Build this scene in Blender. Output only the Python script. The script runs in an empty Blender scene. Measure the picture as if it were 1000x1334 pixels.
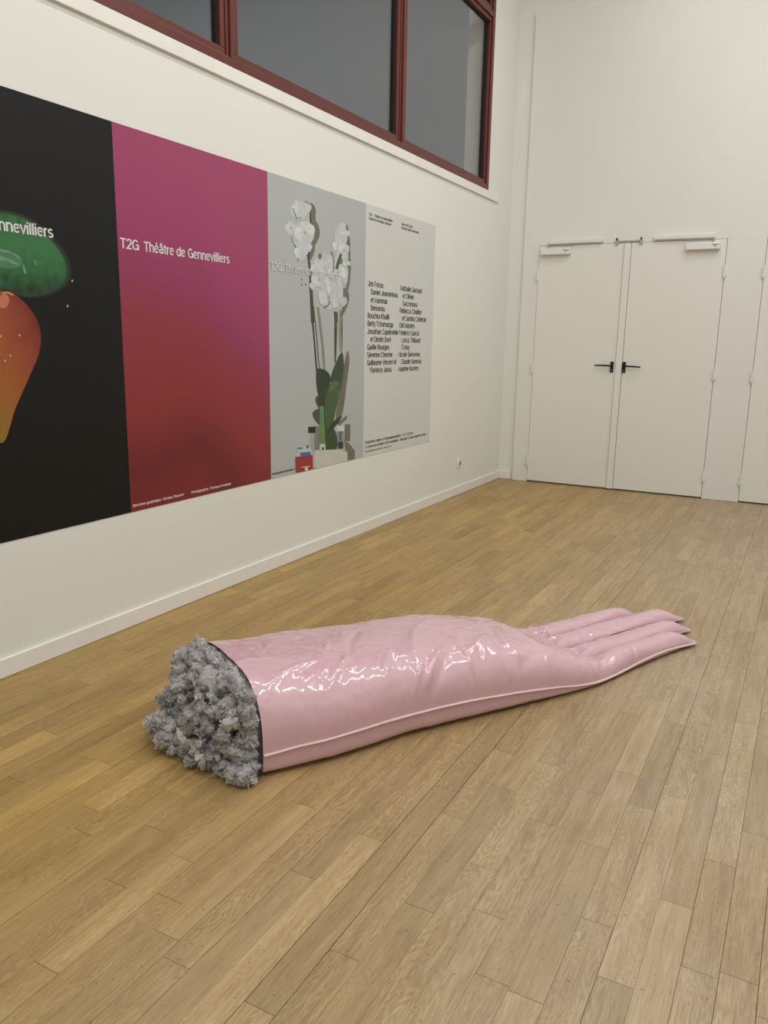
import bpy, bmesh, math, random
import numpy as np
from mathutils import Vector, Matrix

# ------------------------------------------------------------------ camera, world, light
SC = bpy.context.scene
COL = SC.collection
CX, CZ, RX, RY, RZ, F = 2.8593, 1.4084, 1.3589, -.0175, .4919, 1034.49
cam_d = bpy.data.cameras.new('camera')
cam_d.sensor_fit = 'HORIZONTAL'; cam_d.sensor_width = 36; cam_d.lens = 36*F/1000
cam_d.clip_start = .05
cam = bpy.data.objects.new('camera', cam_d); COL.objects.link(cam)
cam.location = (CX, 0, CZ); cam.rotation_euler = (RX, RY, RZ)
SC.camera = cam

world = bpy.data.worlds.new('dusk'); SC.world = world; world.use_nodes = True
world.node_tree.nodes['Background'].inputs[0].default_value = (.120, .127, .142, 1)
world.node_tree.nodes['Background'].inputs[1].default_value = 1.0

def area(loc, sx, sy, power, col, rot=(0, 0, 0)):
    d = bpy.data.lights.new('ceiling_lamp', 'AREA'); d.shape = 'RECTANGLE'; d.size = sx; d.size_y = sy
    d.energy = power; d.color = col
    o = bpy.data.objects.new('ceiling_lamp', d); COL.objects.link(o); o.location = loc; o.rotation_euler = rot
    return o
WARM = (1.0, .948, .875); COOL = (.975, .99, 1.0)
for x in (1.6, 3.8):
    for y in (-.6, 1.6, 3.8, 6.0):
        area((x, y, 5.38), .12, 1.5, 31 if x < 2 else 52, WARM if x < 2 else COOL)
SC.view_settings.view_transform = 'Standard'; SC.view_settings.look = 'None'
SC.view_settings.exposure = -0.20; SC.view_settings.gamma = 1.0; SC.view_settings.use_curve_mapping = False

# ------------------------------------------------------------------ helpers
RM = np.array(Matrix.Rotation(RZ, 3, 'Z') @ Matrix.Rotation(RY, 3, 'Y') @ Matrix.Rotation(RX, 3, 'X'))
def lw(u, v):
    """point of the left wall (y, z) measured at a place in the photograph"""
    d = RM @ np.array([(u-500)/F, (667-v)/F, -1.]); t = -CX/d[0]
    return (t*d[1], CZ+t*d[2])
def srgb(*c):
    return tuple(((x/255)/12.92 if x/255 <= .04045 else ((x/255+.055)/1.055)**2.4) for x in c)
def lin(c, k=1.0):
    return tuple(min(.9, x*k) for x in srgb(*c))+(1,)

def mat(name, color=(.8, .8, .8, 1), rough=.5, metal=0, spec=.5, bump=None, coat=0, var=None):
    m = bpy.data.materials.new(name); m.use_nodes = True
    nt = m.node_tree; b = nt.nodes['Principled BSDF']
    b.inputs['Base Color'].default_value = color; b.inputs['Roughness'].default_value = rough
    b.inputs['Metallic'].default_value = metal; b.inputs['Specular IOR Level'].default_value = spec
    b.inputs['Coat Weight'].default_value = coat
    g = nt.nodes.new('ShaderNodeNewGeometry')
    if bump:
        n = nt.nodes.new('ShaderNodeTexNoise'); n.inputs['Scale'].default_value = bump[0]; n.inputs['Detail'].default_value = 4
        bp = nt.nodes.new('ShaderNodeBump'); bp.inputs['Strength'].default_value = bump[1]; bp.inputs['Distance'].default_value = bump[2]
        nt.links.new(g.outputs['Position'], n.inputs['Vector'])
        nt.links.new(n.outputs['Fac'], bp.inputs['Height']); nt.links.new(bp.outputs[0], b.inputs['Normal'])
    if var:
        n = nt.nodes.new('ShaderNodeTexNoise'); n.inputs['Scale'].default_value = var[0]; n.inputs['Detail'].default_value = 3
        r = nt.nodes.new('ShaderNodeValToRGB'); r.color_ramp.elements[0].position = .3; r.color_ramp.elements[1].position = .7
        r.color_ramp.elements[0].color = tuple(c*(1-var[1]) for c in color[:3])+(1,)
        r.color_ramp.elements[1].color = tuple(min(1, c*(1+var[1])) for c in color[:3])+(1,)
        nt.links.new(g.outputs['Position'], n.inputs['Vector'])
        nt.links.new(n.outputs['Fac'], r.inputs[0]); nt.links.new(r.outputs[0], b.inputs['Base Color'])
    return m

class MB:
    def __init__(s): s.v = []; s.f = []; s.m = []
    def add(s, vs, fs, mi=0):
        o = len(s.v); s.v += [tuple(p) for p in vs]; s.f += [tuple(i+o for i in f) for f in fs]; s.m += [mi]*len(fs); return s
    def box(s, x0, x1, y0, y1, z0, z1, mi=0):
        v = [(x, y, z) for x in (x0, x1) for y in (y0, y1) for z in (z0, z1)]
        return s.add(v, [(0, 1, 3, 2), (4, 6, 7, 5), (0, 4, 5, 1), (2, 3, 7, 6), (0, 2, 6, 4), (1, 5, 7, 3)], mi)
    def cyl(s, c, r, h, axis='z', n=12, mi=0, r2=None):
        r2 = r if r2 is None else r2; vs = []
        for k, (hh, rr) in enumerate(((-h/2, r), (h/2, r2))):
            for i in range(n):
                a = 2*math.pi*i/n; p = (rr*math.cos(a), rr*math.sin(a), hh)
                if axis == 'x': p = (p[2], p[0], p[1])
                if axis == 'y': p = (p[0], p[2], p[1])
                vs.append(tuple(c[j]+p[j] for j in range(3)))
        return s.add(vs, [tuple(range(n)), tuple(range(n, 2*n))]+[(i, (i+1) % n, n+(i+1) % n, n+i) for i in range(n)], mi)
    def build(s, name, mats, parent=None, bevel=0, smooth=False):
        me = bpy.data.meshes.new(name); me.from_pydata(s.v, [], s.f)
        for m in (mats if isinstance(mats, (list, tuple)) else [mats]): me.materials.append(m)
        me.polygons.foreach_set('material_index', s.m)
        bm = bmesh.new(); bm.from_mesh(me); bmesh.ops.recalc_face_normals(bm, faces=bm.faces)
        if bevel:
            bmesh.ops.bevel(bm, geom=[e for e in bm.edges if len(e.link_faces) == 2 and e.calc_face_angle() > .5], offset=bevel, segments=2, affect='EDGES', profile=.5)
        if smooth:
            for f in bm.faces: f.smooth = True
        bm.to_mesh(me); bm.free()
        return link(name, me, parent)
def link(name, me, parent=None):
    o = bpy.data.objects.new(name, me); COL.objects.link(o)
    if parent: o.parent = parent
    return o
def struct(o): o['kind'] = 'structure'; return o
def empty(name): 
    o = bpy.data.objects.new(name, None); o.empty_display_size = .1; COL.objects.link(o); return o
def at_base(root, loc):
    """put the thing's origin at its base, leaving its parts where they are"""
    root.location = loc
    for c in root.children: c.location = tuple(c.location[i]-loc[i] for i in range(3))
    return root

# vectorised gradient noise
_rs = np.random.RandomState(7); _perm = _rs.permutation(256); _perm = np.concatenate([_perm]*3)
_g = _rs.normal(size=(256, 3)); _g /= np.linalg.norm(_g, axis=1)[:, None]
def noise(p, scale=1.0, octaves=1, off=0.0, gain=.5):
    p = np.asarray(p, float)*scale+off; out = 0; amp = 1.0
    for _ in range(octaves):
        i = np.floor(p).astype(int); f = p-i; w = f*f*f*(f*(f*6-15)+10); i &= 255; r = 0
        for dx in (0, 1):
            for dy in (0, 1):
                for dz in (0, 1):
                    h = _perm[_perm[_perm[i[..., 0]+dx]+i[..., 1]+dy]+i[..., 2]+dz]
                    g = _g[h]; d = (g*(f-np.array([dx, dy, dz]))).sum(-1)
                    r = r+d*(w[..., 0] if dx else 1-w[..., 0])*(w[..., 1] if dy else 1-w[..., 1])*(w[..., 2] if dz else 1-w[..., 2])
        out = out+amp*r; amp *= gain; p = p*2.03+11.7
    return out

# ------------------------------------------------------------------ materials
WALL = mat('white_wall_paint', (.79, .795, .755, 1), .55, bump=(60, .06, .002), var=(1.1, .012))
PANEL = mat('white_panel_paint', (.785, .785, .755, 1), .45, bump=(9, .08, .004), var=(1.5, .012))
DOORM = mat('white_door_lacquer', (.80, .79, .75, 1), .38, bump=(5, .05, .004))
SKIRT = mat('white_gloss_skirting', (.83, .82, .79, 1), .3, bump=(20, .08, .002), var=(6, .02))
CEIL = mat('ceiling_paint', (.82, .82, .80, 1), .8, bump=(40, .1, .002))
RED = mat('oxblood_window_paint', (.112, .0165, .0115, 1), .38, bump=(45, .12, .001), var=(8, .10))
REB = mat('rebate_shade', (.22, .20, .18, 1), .7, bump=(30, .1, .001))  # white rebate; the shadow in the door gaps is painted in as grey
DARK = mat('dark_gap', (.012, .011, .010, 1), .8, bump=(30, .1, .001))
BLACK = mat('black_handle_metal', (.012, .012, .012, 1), .28, metal=.3, bump=(200, .05, .0005))
WHITEM = mat('white_lacquered_metal', (.80, .80, .78, 1), .3, bump=(150, .04, .0005))
STEEL = mat('hinge_metal', (.55, .54, .51, 1), .35, metal=.7, bump=(150, .05, .0005))
GREYP = mat('grey_print', (.22, .21, .20, 1), .5, var=(80, .05))
PLASTIC = mat('white_socket_plastic', (.80, .80, .77, 1), .25, bump=(150, .03, .0005))

def glass_mat():
    m = bpy.data.materials.new('window_glass'); m.use_nodes = True; nt = m.node_tree; nt.nodes.clear()
    out = nt.nodes.new('ShaderNodeOutputMaterial'); mix = nt.nodes.new('ShaderNodeMixShader')
    t = nt.nodes.new('ShaderNodeBsdfTransparent'); t.inputs[0].default_value = (.94, .95, .94, 1)
    g = nt.nodes.new('ShaderNodeBsdfGlossy'); g.inputs['Roughness'].default_value = .02
    fr = nt.nodes.new('ShaderNodeFresnel'); fr.inputs[0].default_value = 1.45
    mr = nt.nodes.new('ShaderNodeMapRange'); mr.inputs[3].default_value = 1.45; mr.inputs[4].default_value = 1/1.45
    geo = nt.nodes.new('ShaderNodeNewGeometry')
    L = nt.links.new
    L(geo.outputs['Backfacing'], mr.inputs[0]); L(mr.outputs[0], fr.inputs[0])
    L(fr.outputs[0], mix.inputs[0]); L(t.outputs[0], mix.inputs[1]); L(g.outputs[0], mix.inputs[2]); L(mix.outputs[0], out.inputs[0])
    return m
GLASS = glass_mat()

# ------------------------------------------------------------------ room shell
X1, Y0, Y1, ZC = 5.6, -3.2, 7.956, 5.5
TH = .25                                     # wall thickness
WIN_Y0, WIN_Y1, WIN_Z0, WIN_Z1 = -.32, 7.324, 2.785, 5.25
wl = MB()
wl.box(-TH, 0, Y0, Y1+.3, -.1, WIN_Z0)
wl.box(-TH, 0, Y0, WIN_Y0, WIN_Z0, ZC)
wl.box(-TH, 0, WIN_Y1, Y1+.3, WIN_Z0, ZC)
wl.box(-TH, 0, WIN_Y0, WIN_Y1, WIN_Z1, ZC)
struct(wl.build('wall_left', WALL))
struct(MB().box(0, X1, Y1+.028, Y1+.3, -.1, ZC).build('wall_back', WALL))
struct(MB().box(X1, X1+.2, Y0, Y1+.3, -.1, ZC).build('wall_right', WALL))
struct(MB().box(-TH, X1+.2, Y0-.2, Y0, -.1, ZC).build('wall_front', WALL))
struct(MB().box(-TH, X1+.2, Y0-.2, Y1+.3, ZC, ZC+.15).build('ceiling', CEIL))

# skirting
def skirt(name, pts_box):
    return struct(MB().box(*pts_box).build(name, SKIRT, bevel=.004))
skirt('baseboard_left', (0.0, .014, Y0, Y1+.028, 0.0005, .084))
skirt('baseboard_back', (.0142, .138, Y1+.0145, Y1+.028, 0.0005, .086))
# scuffs on the skirting: chips of missing paint are left to small dents
# sill board below the window
struct(MB().box(0, .016, WIN_Y0-.25, 7.575, 2.716, 2.783).build('trim_1', SKIRT, bevel=.003))

# ------------------------------------------------------------------ window
win = struct(empty('window_1'))
YM = [-.32, 1.64, 3.605, 5.56, 7.324]
G = -.045
fr = MB()
fr.box(-.085, .004, WIN_Y0, WIN_Y1, WIN_Z0, 2.832)                     # bottom rail
fr.box(-.085, .004, WIN_Y0, WIN_Y1, WIN_Z1-.05, WIN_Z1)
fr.box(-.085, .004, WIN_Y0, WIN_Y0+.05, 2.832, WIN_Z1-.05)
fr.box(-.085, .004, WIN_Y1-.05, WIN_Y1, 2.832, WIN_Z1-.05)
for y in YM[1:-1]:
    fr.box(-.085, -.004, y-.035, y+.035, 2.832, WIN_Z1-.05)
    fr.box(-.004, .007, y-.010, y+.010, 2.832, WIN_Z1-.05)
fr.box(-.085, .004, WIN_Y0+.05, WIN_Y1-.05, 4.215, 4.262)              # transom
fr.build('frame', RED, win, bevel=.003)
for i in range(4):
    for (za, zb) in ((2.832, 4.215), (4.262, WIN_Z1-.05)):
        ya = YM[i]+(.036 if i else .051); yb = YM[i+1]-(.036 if i < 3 else .051)
        za2, zb2 = za+.001, zb-.001
        s = .036; b = MB()
        xa, xb = -.07, -.010
        b.box(xa, xb, ya, yb, za2, za2+s); b.box(xa, xb, ya, yb, zb2-s, zb2)
        b.box(xa, xb, ya, ya+s, za2+s, zb2-s); b.box(xa, xb, yb-s, yb, za2+s, zb2-s)
        sash = b.build('sash', RED, win, bevel=.003)
        bead = MB(); e = .008
        for (p, q, r, t) in ((ya+s, yb-s, za2+s, za2+s+e), (ya+s, yb-s, zb2-s-e, zb2-s), (ya+s, ya+s+e, za2+s+e, zb2-s-e), (yb-s-e, yb-s, za2+s+e, zb2-s-e)):
            bead.box(-.060, -.030, p, q, r, t)
        bead.build('glazing_bead', DARK, sash)
        MB().box(G-.003, G+.003, ya+s, yb-s, za2+s, zb2-s).build('pane', GLASS, sash)

# ------------------------------------------------------------------ panel wall with doors
D1A, D1B, AS, D2B, D3A, D3B = .322, 1.147, 1.207, 2.036, 2.364, 3.20
DT = 2.35; g = .0035; ZB = .014
pn = struct(empty('trim_2')); 
YP = Y1                                          # face of the panelling
def pbox(x0, x1, z0, z1): return MB().box(x0, x1, YP, YP+.028, z0, z1)
pbox(.158, D1A-g, .001, DT+g).build('panel', PANEL, pn, bevel=.0015)
pbox(D2B+g, D3A-g, .001, DT+g).build('panel', PANEL, pn, bevel=.0015)
pbox(.158, 5.0, DT+g, 4.445).build('panel', PANEL, pn, bevel=.0015)
pbox(D3B+g, 5.0, .001, DT+g).build('panel', PANEL, pn, bevel=.0015)
bk = MB()
for a, b_ in ((D1A, D2B), (D3A, D3B)): bk.box(a-g, b_+g, YP+.0275, YP+.0279, .001, DT+g)
bk.build('door_rebate', REB, pn)

def hinge(x, z, par):
    m = MB(); m.cyl((x, YP-.015, z-.024), .0105, .045, 'z', 12); m.cyl((x, YP-.015, z+.024), .0105, .045, 'z', 12); m.cyl((x, YP-.015, z+.052), .007, .008, 'z', 12); m.cyl((x, YP-.015, z-.052), .007, .008, 'z', 12); m.cyl((x, YP-.015, z), .008, .010, 'z', 12)
    m.box(x-.024, x+.024, YP-.0065, YP+.001, z-.040, z+.040)
    return m.build('hinge', WHITEM, par, smooth=False)
def handle(xp, par, sgn):
    m = MB().box(xp-.016, xp+.016, YP-.014, YP-.0042, 1.150, 1.254)
    pl = m.build('handle', BLACK, par, bevel=.004)
    l = MB(); l.cyl((xp, YP-.030, 1.213), .010, .034, 'y', 14)
    zz = 1.213
    n = 10; vs = []; 
    for i in range(9):
        f = i/8; x = xp+sgn*(-.008+f*.168); r = .0092-.002*f; y = YP-.047; z = zz+.002*math.sin(f*3)-(.004*f if sgn > 0 else 0)
        for k in range(n):
            a = 2*math.pi*k/n; vs.append((x, y+r*.8*math.cos(a), z+r*math.sin(a)))
    fs = [(i*n+k, i*n+(k+1) % n, (i+1)*n+(k+1) % n, (i+1)*n+k) for i in range(8) for k in range(n)]+[tuple(range(n)), tuple(range(8*n, 9*n))]
    l.add(vs, fs); l.build('lever', BLACK, pl, smooth=True)
    c = MB().cyl((xp, YP-.0145, 1.172), .006, .003, 'y', 12); c.box(xp-.0015, xp+.0015, YP-.0168, YP-.0155, 1.158, 1.170)
    c.build('keyhole', GREYP, pl)
def closer(x0, x1, par, mark, rail):
    c = MB().box(x0, x1, YP-.052, YP-.0042, 2.262, 2.322).build('door_closer', WHITEM, par, bevel=.005)
    m = MB(); m.box(mark-.030, mark+.030, YP-.0530, YP-.0521, 2.298, 2.304)
    m.add([(mark-.012, YP-.053, 2.294), (mark+.012, YP-.053, 2.294), (mark, YP-.053, 2.280)], [(0, 1, 2)])
    m.build('emblem', GREYP, c)
    r = MB(); a, b_ = rail
    r.box(a, b_, YP-.030, YP-.0005, 2.372, 2.398); r.box(a, b_, YP-.030, YP-.024, 2.364, 2.372); r.box(a, b_, YP-.008, YP-.0005, 2.364, 2.372)
    r.build('slide_rail', WHITEM, c, bevel=.002)
    s = x0+.06 if mark > (x0+x1)/2 and x0 < 1 else x1-.06
    arm = MB(); arm.cyl((s, YP-.020, 2.342), .010, .042, 'z', 12)
    e = (a+b_)/2; arm.box(min(s, e), max(s, e), YP-.024, YP-.014, 2.352, 2.360)
    arm.build('closer_arm', STEEL, c)

d1 = struct(MB().box(D1A, D1B-.0035, YP-.004, YP+.027, ZB, DT).build('door_1', DOORM, bevel=.0015))
d2 = struct(MB().box(AS+.0035, D2B, YP-.004, YP+.027, ZB, DT).build('door_2', DOORM, bevel=.0015))
d3 = struct(MB().box(D3A, D3B, YP-.004, YP+.027, ZB, DT+.006-.002).build('door_3', DOORM, bevel=.0015))
MB().box(D1B+.001, AS, YP-.020, YP+.026, ZB-.002, DT-.003).build('meeting_strip', DOORM, d2, bevel=.002)
for z in (2.075, 1.165, .222):
    hinge(D1A-.003, z, d1); hinge(D2B+.003, z-.005, d2); hinge(D3A-.003, z-.015, d3)
handle(1.112, d1, -1); handle(1.228, d2, 1)
closer(.350, .640, d1, .600, (.418, .945)); closer(1.695, 1.985, d2, 1.945, (1.410, 1.935))
# door coordinator brackets over the meeting stiles
for x, par, s in ((1.073, d1, 1), (1.296, d2, -1)):
    m = MB().box(x-.014, x+.014, YP-.022, YP-.0005, DT-.014, DT+.022)
    br = m.build('door_stop', STEEL, par, bevel=.003)
    MB().cyl((x, YP-.026, DT+.034), .011, .020, 'z', 12, r2=.006).build('stop_roller', BLACK, br, smooth=False)
MB().box(1.09, 1.28, YP-.014, YP-.0005, DT+.008, DT+.022).build('coordinator_bar', STEEL, d1, bevel=.002)

# ------------------------------------------------------------------ floor
def oak():
    m = bpy.data.materials.new('oak_parquet'); m.use_nodes = True; nt = m.node_tree; N = nt.nodes.new; L = nt.links.new
    b = nt.nodes['Principled BSDF']
    geo = N('ShaderNodeNewGeometry'); at = N('ShaderNodeAttribute'); at.attribute_name = 'plank'
    sep = N('ShaderNodeSeparateColor'); L(at.outputs['Color'], sep.inputs[0])
    sx = N('ShaderNodeSeparateXYZ'); L(geo.outputs['Position'], sx.inputs[0])
    def math_(op, a, b_=None, c=None):
        n = N('ShaderNodeMath'); n.operation = op
        for i, v in enumerate((a, b_, c)):
            if v is None: continue
            if isinstance(v, (int, float)): n.inputs[i].default_value = v
            else: L(v, n.inputs[i])
        return n.outputs[0]
    def vec(kx, ky, kz):
        c = N('ShaderNodeCombineXYZ'); L(math_('MULTIPLY', sx.outputs[0], kx), c.inputs[0]); L(math_('MULTIPLY', sx.outputs[1], ky), c.inputs[1])
        L(math_('MULTIPLY', sep.outputs[0], kz), c.inputs[2]); return c.outputs[0]
    n1 = N('ShaderNodeTexNoise'); n1.inputs['Scale'].default_value = 1; n1.inputs['Detail'].default_value = 4; n1.inputs['Roughness'].default_value = .5; n1.inputs['Distortion'].default_value = .25
    L(vec(8.5, 1.35, 90), n1.inputs['Vector'])
    ph = math_('MULTIPLY', n1.outputs['Fac'], 120.0)
    rings = math_('SUBTRACT', math_('MULTIPLY', math_('POWER', math_('ABSOLUTE', math_('SINE', ph)), 2.2), -1.7), -.7)
    n2 = N('ShaderNodeTexNoise'); n2.inputs['Scale'].default_value = 1; n2.inputs['Detail'].default_value = 3; L(vec(260, 9, 50), n2.inputs['Vector'])
    n3 = N('ShaderNodeTexNoise'); n3.inputs['Scale'].default_value = 1; n3.inputs['Detail'].default_value = 2; L(vec(30, 3.0, 70), n3.inputs['Vector'])
    n4 = N('ShaderNodeTexNoise'); n4.inputs['Scale'].default_value = 1.3; n4.inputs['Detail'].default_value = 4; L(geo.outputs['Position'], n4.inputs['Vector'])
    # strength of the cathedral figure varies from plank to plank
    fig = math_('MULTIPLY', rings, math_('MULTIPLY', sep.outputs[2], math_('MULTIPLY', n3.outputs['Fac'], .28)))
    v = math_('ADD', .5, fig)
    v = math_('ADD', v, math_('MULTIPLY', math_('SUBTRACT', n2.outputs['Fac'], .5), .60))
    v = math_('ADD', v, math_('MULTIPLY', math_('SUBTRACT', n3.outputs['Fac'], .5), .50))
    v = math_('ADD', v, math_('MULTIPLY', math_('SUBTRACT', n4.outputs['Fac'], .5), .25))
    ramp = N('ShaderNodeValToRGB'); L(v, ramp.inputs[0]); cr = ramp.color_ramp
    cr.elements[0].position = .15; cr.elements[0].color = lin((134, 105, 62), .95)
    cr.elements[1].position = .85; cr.elements[1].color = lin((192, 164, 112), .95)
    e = cr.elements.new(.5); e.color = lin((168, 139, 88), .95)
    # plank tone
    hsv = N('ShaderNodeHueSaturation'); L(ramp.outputs[0], hsv.inputs['Color'])
    # planks turn greyer and more even in tone towards the right
    greying = N('ShaderNodeMapRange'); L(sx.outputs[0], greying.inputs[0]); greying.inputs[1].default_value = .9; greying.inputs[2].default_value = 2.4
    k_ = math_('SUBTRACT', 1.0, math_('MULTIPLY', greying.outputs[0], .45))
    L(math_('ADD', .98, math_('MULTIPLY', k_, math_('MULTIPLY', math_('SUBTRACT', sep.outputs[1], .5), .50))), hsv.inputs['Value'])
    wf = math_('MULTIPLY', greying.outputs[0], math_('ADD', .35, n4.outputs['Fac']))
    L(math_('SUBTRACT', 1.06, math_('MULTIPLY', wf, .38)), hsv.inputs['Saturation'])
    # dark pits and flecks
    vo = N('ShaderNodeTexNoise'); vo.inputs['Scale'].default_value = 85; vo.inputs['Detail'].default_value = 1; L(geo.outputs['Position'], vo.inputs['Vector'])
    mr = N('ShaderNodeMapRange'); L(vo.outputs['Fac'], mr.inputs[0]); mr.inputs[1].default_value = .70; mr.inputs[2].default_value = .76
    mix = N('ShaderNodeMix'); mix.data_type = 'RGBA'; L(math_('MULTIPLY', mr.outputs[0], .55), mix.inputs[0]); L(hsv.outputs[0], mix.inputs[6]); mix.inputs[7].default_value = (.09, .06, .03, 1)
    L(mix.outputs[2], b.inputs['Base Color'])
    rr = math_('ADD', .33, math_('MULTIPLY', n4.outputs['Fac'], .16)); L(rr, b.inputs['Roughness'])
    b.inputs['Specular IOR Level'].default_value = .42
    bp = N('ShaderNodeBump'); bp.inputs['Strength'].default_value = .16; bp.inputs['Distance'].default_value = .0012; L(v, bp.inputs['Height']); L(bp.outputs[0], b.inputs['Normal'])
    return m
OAK = oak()
JOINT = mat('joint_dust', (.055, .038, .02, 1), .9, bump=(80, .2, .001))

PW, PO = .082, .035
# measured butt joints (strip x centre, y)
JOINTS = [(.315, 2.135), (.483, 2.245), (.551, 2.42), (.567, 1.775), (.819, 1.715), (1.16, 1.415), (1.221, 1.70), (1.306, 1.53), (1.387, 1.30),
          (1.467, 1.465), (1.52, 1.325), (1.72, 1.17), (1.736, 2.215), (1.803, 1.57), (1.882, 1.805), (1.963, 2.15), (1.967, 1.16), (2.047, 2.02),
          (2.05, 1.38), (2.127, 2.245), (2.13, 1.61), (2.207, 2.47), (2.208, 1.84), (2.284, 2.765), (2.295, 2.125), (2.365, 3.0), (2.366, 2.365),
          (2.405, 1.48), (2.449, 3.185), (2.453, 2.54), (2.533, 3.76), (2.536, 1.78), (2.535, 3.005), (2.605, 3.355), (2.621, 1.61), (2.62, 2.47),
          (2.70, 1.95), (2.70, 2.825), (2.706, 3.705), (2.777, 3.93), (2.782, 2.185), (2.831, 3.28)]
# tones read off single planks in the photograph: (x, y, tone)
TONES = [(.9, 1.5, .95), (1.05, 1.75, .95), (1.26, 1.9, .9), (1.35, 1.6, .35), (1.88, 1.7, 1.0), (1.63, 1.25, .75), (2.53, 2.75, .1), (2.45, 3.0, .8), (.57, 1.6, .85), (.32, 2.0, .15), (1.50, 1.2, .8), (.74, 1.6, .2)]
R = random.Random(11)
floor = struct(MB().box(-.0, X1, Y0, Y1+.03, -.10, -.0102).build('floor', JOINT))
planks = []
k = 0
while True:
    xa = PO+PW*(k-1); xb = xa+PW
    if xa > X1: break
    xa_, xb_ = max(xa, 0.0), min(xb, X1)
    xc = (xa+xb)/2
    js = sorted(y for x, y in JOINTS if abs(x-xc) < PW/2)
    ys = list(js)
    if not ys: ys = [1.0+R.random()*.8]
    filled = [ys[0]]
    for y in ys[1:]:
        gap = y-filled[-1]
        if gap > 1.15:
            n = max(2, round(gap/.7)); 
            for i in range(1, n): filled.append(filled[-1]*1.0+gap/n*(1+.25*(R.random()-.5)))
        filled.append(y)
    while filled[-1] < Y1: filled.append(filled[-1]+R.choice([.45, .55, .62, .64, .7, .9]))
    while filled[0] > Y0: filled.insert(0, filled[0]-R.choice([.45, .55, .62, .64, .7, .9]))
    filled = [min(max(y, Y0), Y1+.026) for y in filled]
    for a, b_ in zip(filled, filled[1:]):
        if b_-a > .02: planks.append([xa_, xb_, a, b_])
    k += 1
RMT = RM.T
def in_view(p):
    q = RMT @ (np.array([(p[0]+p[1])/2, (p[2]+p[3])/2, 0])-np.array([CX, 0, CZ]))
    if q[2] > -.2: return 0
    u, v = 500+F*q[0]/-q[2], 667-F*q[1]/-q[2]
    m = 60
    if not (-m < u < 1000+m and 600 < v < 1334+m*2): return 0
    return (p[1]-p[0])*(p[3]-p[2])/(-q[2])**3
planks.sort(key=lambda p: -in_view(p))
def plank_geo(p, dz, ga, gb):
    x0, x1, y0, y1 = p; x0 += ga; x1 -= gb; y0 += .0005; y1 -= .0005; c = .0006
    zt = dz
    v = [(x0, y0, -.010), (x1, y0, -.010), (x1, y1, -.010), (x0, y1, -.010),
         (x0, y0, zt-c), (x1, y0, zt-c), (x1, y1, zt-c), (x0, y1, zt-c),
         (x0+c, y0+c, zt), (x1-c, y0+c, zt), (x1-c, y1-c, zt), (x0+c, y1-c, zt)]
    f = [(3, 2, 1, 0), (8, 9, 10, 11)]+[(i, (i+1) % 4, 4+(i+1) % 4, 4+i) for i in range(4)]+[(4+i, 4+(i+1) % 4, 8+(i+1) % 4, 8+i) for i in range(4)]
    return v, f
GAPS = {}
def gap_at(x):
    kk = round((x-PO)/PW)
    if kk not in GAPS: GAPS[kk] = R.choice([.0001, .0001, .0002, .0004, .0005, .0008])
    return GAPS[kk]
rest_v, rest_f, rest_c = [], [], []
for i, p in enumerate(planks):
    tone = min(1, max(0, R.gauss(.5, .16)))
    for (tx, ty, tt) in TONES:
        if p[0] < tx < p[1] and p[2] < ty < p[3]: tone = tt
    col = (R.random(), tone, min(1, max(.1, R.gauss(.5, .3))), 1)
    v, f = plank_geo(p, R.uniform(-.00025, 0), gap_at(p[0]), gap_at(p[1]))
    if i < 300 and in_view(p) > 0:
        me = bpy.data.meshes.new('plank'); me.from_pydata(v, [], f); me.materials.append(OAK)
        ca = me.color_attributes.new('plank', 'FLOAT_COLOR', 'POINT'); ca.data.foreach_set('color', col*len(v))
        link('plank', me, floor)
    else:
        o = len(rest_v); rest_v += v; rest_f += [tuple(j+o for j in ff) for ff in f]; rest_c += list(col)*len(v)
me = bpy.data.meshes.new('more_planks'); me.from_pydata(rest_v, [], rest_f); me.materials.append(OAK)
ca = me.color_attributes.new('plank', 'FLOAT_COLOR', 'POINT'); ca.data.foreach_set('color', rest_c)
o = link('more_planks', me, floor); o['kind'] = 'stuff'

# ------------------------------------------------------------------ posters
def arc(cx, cy, rx, ry, a0, a1, n=10):
    return [(cx+rx*math.cos(math.radians(a0+(a1-a0)*i/n)), cy+ry*math.sin(math.radians(a0+(a1-a0)*i/n))) for i in range(n+1)]
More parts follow.
